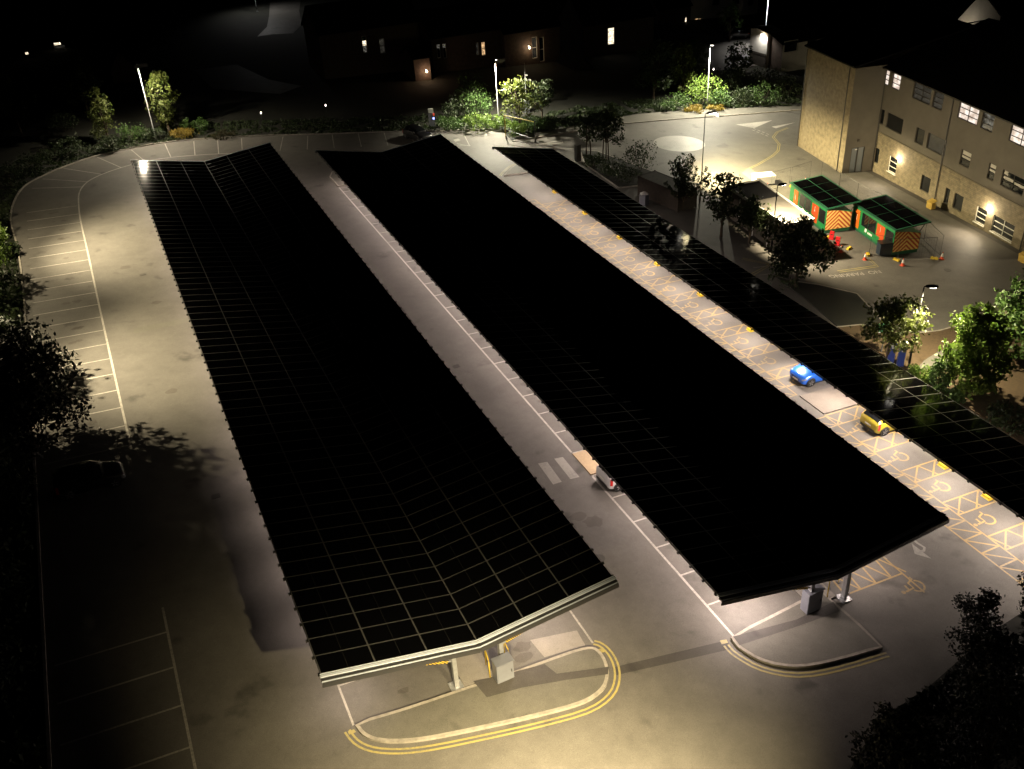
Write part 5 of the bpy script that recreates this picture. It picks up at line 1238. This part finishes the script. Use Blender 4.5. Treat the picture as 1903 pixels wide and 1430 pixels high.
cover_strip('ground_cover', px((965, 250), (1028, 242), (1100, 227), (1185, 212), (1262, 206), (1420, 199), (1500, 196)), .1, 6, 11000, 'leaf_dark', 12)
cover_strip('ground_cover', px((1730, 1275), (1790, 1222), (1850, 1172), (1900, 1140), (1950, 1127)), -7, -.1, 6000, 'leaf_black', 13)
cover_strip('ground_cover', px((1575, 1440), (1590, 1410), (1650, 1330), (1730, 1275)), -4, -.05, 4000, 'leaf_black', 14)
# planting beyond the top kerb
for lab, q, h, r, m_, n in (('dark green shrub right of the charging post', (838, 240), 1.6, 1.9, 'leaf_mid', 1300), ('mid green shrub behind the charging post', (850, 222), 2.6, 2.3, 'leaf_dark', 1500), ('broad green shrub left of the centre lamp post', (893, 243), 2.0, 1.9, 'leaf_bright', 1600), ('tall green shrub behind the centre lamp post', (890, 222), 3.6, 2.2, 'leaf_mid', 1900), ('upright dark shrub left of the centre lamp post', (880, 200), 4.6, 1.9, 'leaf_mid', 1500), ('green shrub at the foot of the centre lamp post', (925, 240), 1.8, 1.4, 'leaf_bright', 1200), ('bright low shrub below the yellow barrier beam', (962, 252), 1.9, 1.6, 'leaf_bright', 1500), ('green shrub right of the yellow barrier beam', (995, 247), 1.8, 1.7, 'leaf_mid', 1400), ('small dim shrub farthest right of the barrier', (1022, 242), 1.4, 1.3, 'leaf_dark', 900), ('dim shrub filling the dark middle of the top bed', (870, 205), 3, 2.4, 'leaf_dark', 1300)):
    shrub(lab, *tp(*q), h, r, m_, n)
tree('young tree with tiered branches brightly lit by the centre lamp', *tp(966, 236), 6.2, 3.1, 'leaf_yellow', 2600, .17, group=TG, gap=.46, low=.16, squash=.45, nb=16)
tree('dim tree right of the camera mast', *tp(1008, 226), 5.2, 2.3, 'leaf_dark', 1700, .17, group=TG)
# far road edge
tree('yellow-green tree left of the far lamp post', *tp(1268, 182), 7.2, 2.3, 'leaf_yellow', 2700, .17, group=TG, low=.12)
tree('dark broad tree left of the yellow-green one', *tp(1215, 186), 7.6, 3.4, 'leaf_dark', 2800, .2, group=TG, low=.15)
tree('dark round tree in front of the rear court', *tp(1368, 160), 6.0, 2.7, 'leaf_dark', 2600, .2, group=TG, low=.12)
tree('dark tree above the yellow-green one', *tp(1283, 140), 5.0, 3.0, 'leaf_dark', 2000, .2, group=TG, low=.15)
tree('small dim tree by the lamp in the rear court', 101.5, 136.5, 6.2, 2.2, 'leaf_mid', 1700, .18, group=TG, low=.25)
for lab, q, h, r, m_, n in (('low green shrub left of the far lamp post', (1254, 204), 2.2, 1.9, 'leaf_mid', 1500), ('large bright shrub at the far lamp post', (1308, 194), 4.2, 2.6, 'leaf_bright', 2300), ('grey-green shrub right of the far lamp post', (1336, 199), 2.4, 1.8, 'leaf_mid', 1400), ('dark clipped dome shrub on the far verge', (1376, 196), 2.2, 2.0, 'leaf_dark', 1500), ('sprawling shrub nearest the stair tower', (1415, 195), 2.8, 2.2, 'leaf_mid', 1200), ('dim shrub behind the clipped dome', (1350, 175), 3.4, 2.6, 'leaf_dark', 1500), ('dim shrub on the slope above the sprawling one', (1420, 160), 2.6, 2.8, 'leaf_dark', 1300), ('deep dark shrub beside the stair tower', (1462, 180), 2.6, 2.4, 'leaf_dark', 1200)):
    shrub(lab, *tp(*q), h, r, m_, n)
shrub('golden grass clump at the foot of the far lamp post', *tp(1290, 207), .8, 1.6, 'leaf_gold', 900, .12, name='grass_clump', cat='grass'); shrub('golden grass clump right of the far lamp post', *tp(1330, 205), .7, 1.5, 'leaf_gold', 800, .12, name='grass_clump', cat='grass')
# bed between the right canopy and the roundabout
tree('dark multi-stemmed young tree beside the totem', *tp(1092, 292), 4.6, 2.0, 'leaf_dark', 1500, .16, group=TG, stems=2, low=.45, gap=.48)
tree('dark multi-stemmed tree right of the totem tree', *tp(1126, 300), 5.6, 2.8, 'leaf_dark', 3600, .16, group=TG, stems=3, low=.42, gap=.45)
for lab, q, h, r in (('dark feathery shrub at the foot of the multi-stemmed trees', (1103, 310), 1.6, 1.5), ('dark shrub in the middle of the dark bed', (1135, 326), 1.7, 1.9), ('dark tall shrub at the right of the dark bed', (1190, 318), 3.4, 2.1), ('dark low shrub by the timber store', (1168, 338), 1.5, 1.7)):
    shrub(lab, *tp(*q), h, r, 'leaf_dark', 1200, .11)
def twiggy(label, x, y, h, r, n=1600):
    _seed[0] += 1; rg = random.Random(_seed[0]); o = thing('tree', label, 'tree', P(x, y, 0), 0, TG); tips = []
    tb = MB(); tb.tube([(0, 0, -.05), (0, 0, 1.2)], [.1, .08], 7); tb.build('trunk', 'trunk', o)
    for k in range(26):
        a = k*2.4+rg.random()*.5; q = r*(.15+.85*rg.random()); zt = h*(1-.38*(q/r)**2)*(.8+.2*rg.random()); e = (q*math.cos(a), q*math.sin(a), zt)
        lm = MB(); md = (q*.55*math.cos(a), q*.55*math.sin(a), 1.0+(zt-1)*.5); lm.tube([(0, 0, .8+.4*rg.random()), md, e], [.045, .028, .01], 5); lm.build('limb', 'trunk', o)
        for j in range(6): t = .25+.75*j/5; tips.append((md[0]+(e[0]-md[0])*(2*t-1) if t > .5 else md[0]*2*t, md[1]+(e[1]-md[1])*(2*t-1) if t > .5 else md[1]*2*t, (1+(zt-1)*t), .22+.1*rg.random(), .22, .26))
    V, F = leaves(_seed[0], tips, n, .11, .2, .0); crown_obj('crown', V, F, 'leaf_dark', o)
twiggy('sparse upright dark tree against the roundabout', *tp(1268, 392), 5.8, 2.6, 3600)
tree('dark big-leaved tree left of the kiosk', *tp(1340, 440), 6.0, 2.3, 'leaf_dark', 2600, .17, group=TG, low=.22, gap=.46)
tree('dark tree shading the kiosk roof', *tp(1392, 452), 4.6, 1.9, 'leaf_dark', 2000, .16, group=TG, low=.2)
tree('dark big-leaved tree in front of the kiosk end', *tp(1478, 535), 5.8, 3.2, 'leaf_dark', 5600, .17, group=TG, low=.24, gap=.38)
tree('young olive-green leaning tree lit beside the blue cabinets', *tp(1648, 672), 6.2, 2.7, 'leaf_yellow', 6200, .13, group=TG, low=.24, lean=(-1.7, 1.5), gap=.46, squash=.6, nb=13)
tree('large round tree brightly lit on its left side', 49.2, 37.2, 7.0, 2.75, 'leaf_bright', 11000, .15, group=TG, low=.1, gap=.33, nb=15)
tree('darker tree at the right edge beside the large lit one', 54.6, 39.0, 7.6, 2.6, 'leaf_mid', 4200, .17, group=TG, low=.12)
for lab, x, y, h, r, m_ in (('grey-green shrub at the left foot of the large lit tree', 48.0, 38.5, 2.7, 1.0, 'leaf_mid'), ('bright low shrub right of the blue cabinets', 47.8, 40.0, 1.2, .9, 'leaf_bright'), ('dim shrub hugging the canopy edge below the lit tree', 47.1, 36.9, 1.5, 1.1, 'leaf_mid'), ('dark shrub at the lower right canopy edge', 48.4, 33.0, 1.8, 1.6, 'leaf_dark')):
    shrub(lab, x, y, h, r, m_, 1400)
# dark planting at the lower right
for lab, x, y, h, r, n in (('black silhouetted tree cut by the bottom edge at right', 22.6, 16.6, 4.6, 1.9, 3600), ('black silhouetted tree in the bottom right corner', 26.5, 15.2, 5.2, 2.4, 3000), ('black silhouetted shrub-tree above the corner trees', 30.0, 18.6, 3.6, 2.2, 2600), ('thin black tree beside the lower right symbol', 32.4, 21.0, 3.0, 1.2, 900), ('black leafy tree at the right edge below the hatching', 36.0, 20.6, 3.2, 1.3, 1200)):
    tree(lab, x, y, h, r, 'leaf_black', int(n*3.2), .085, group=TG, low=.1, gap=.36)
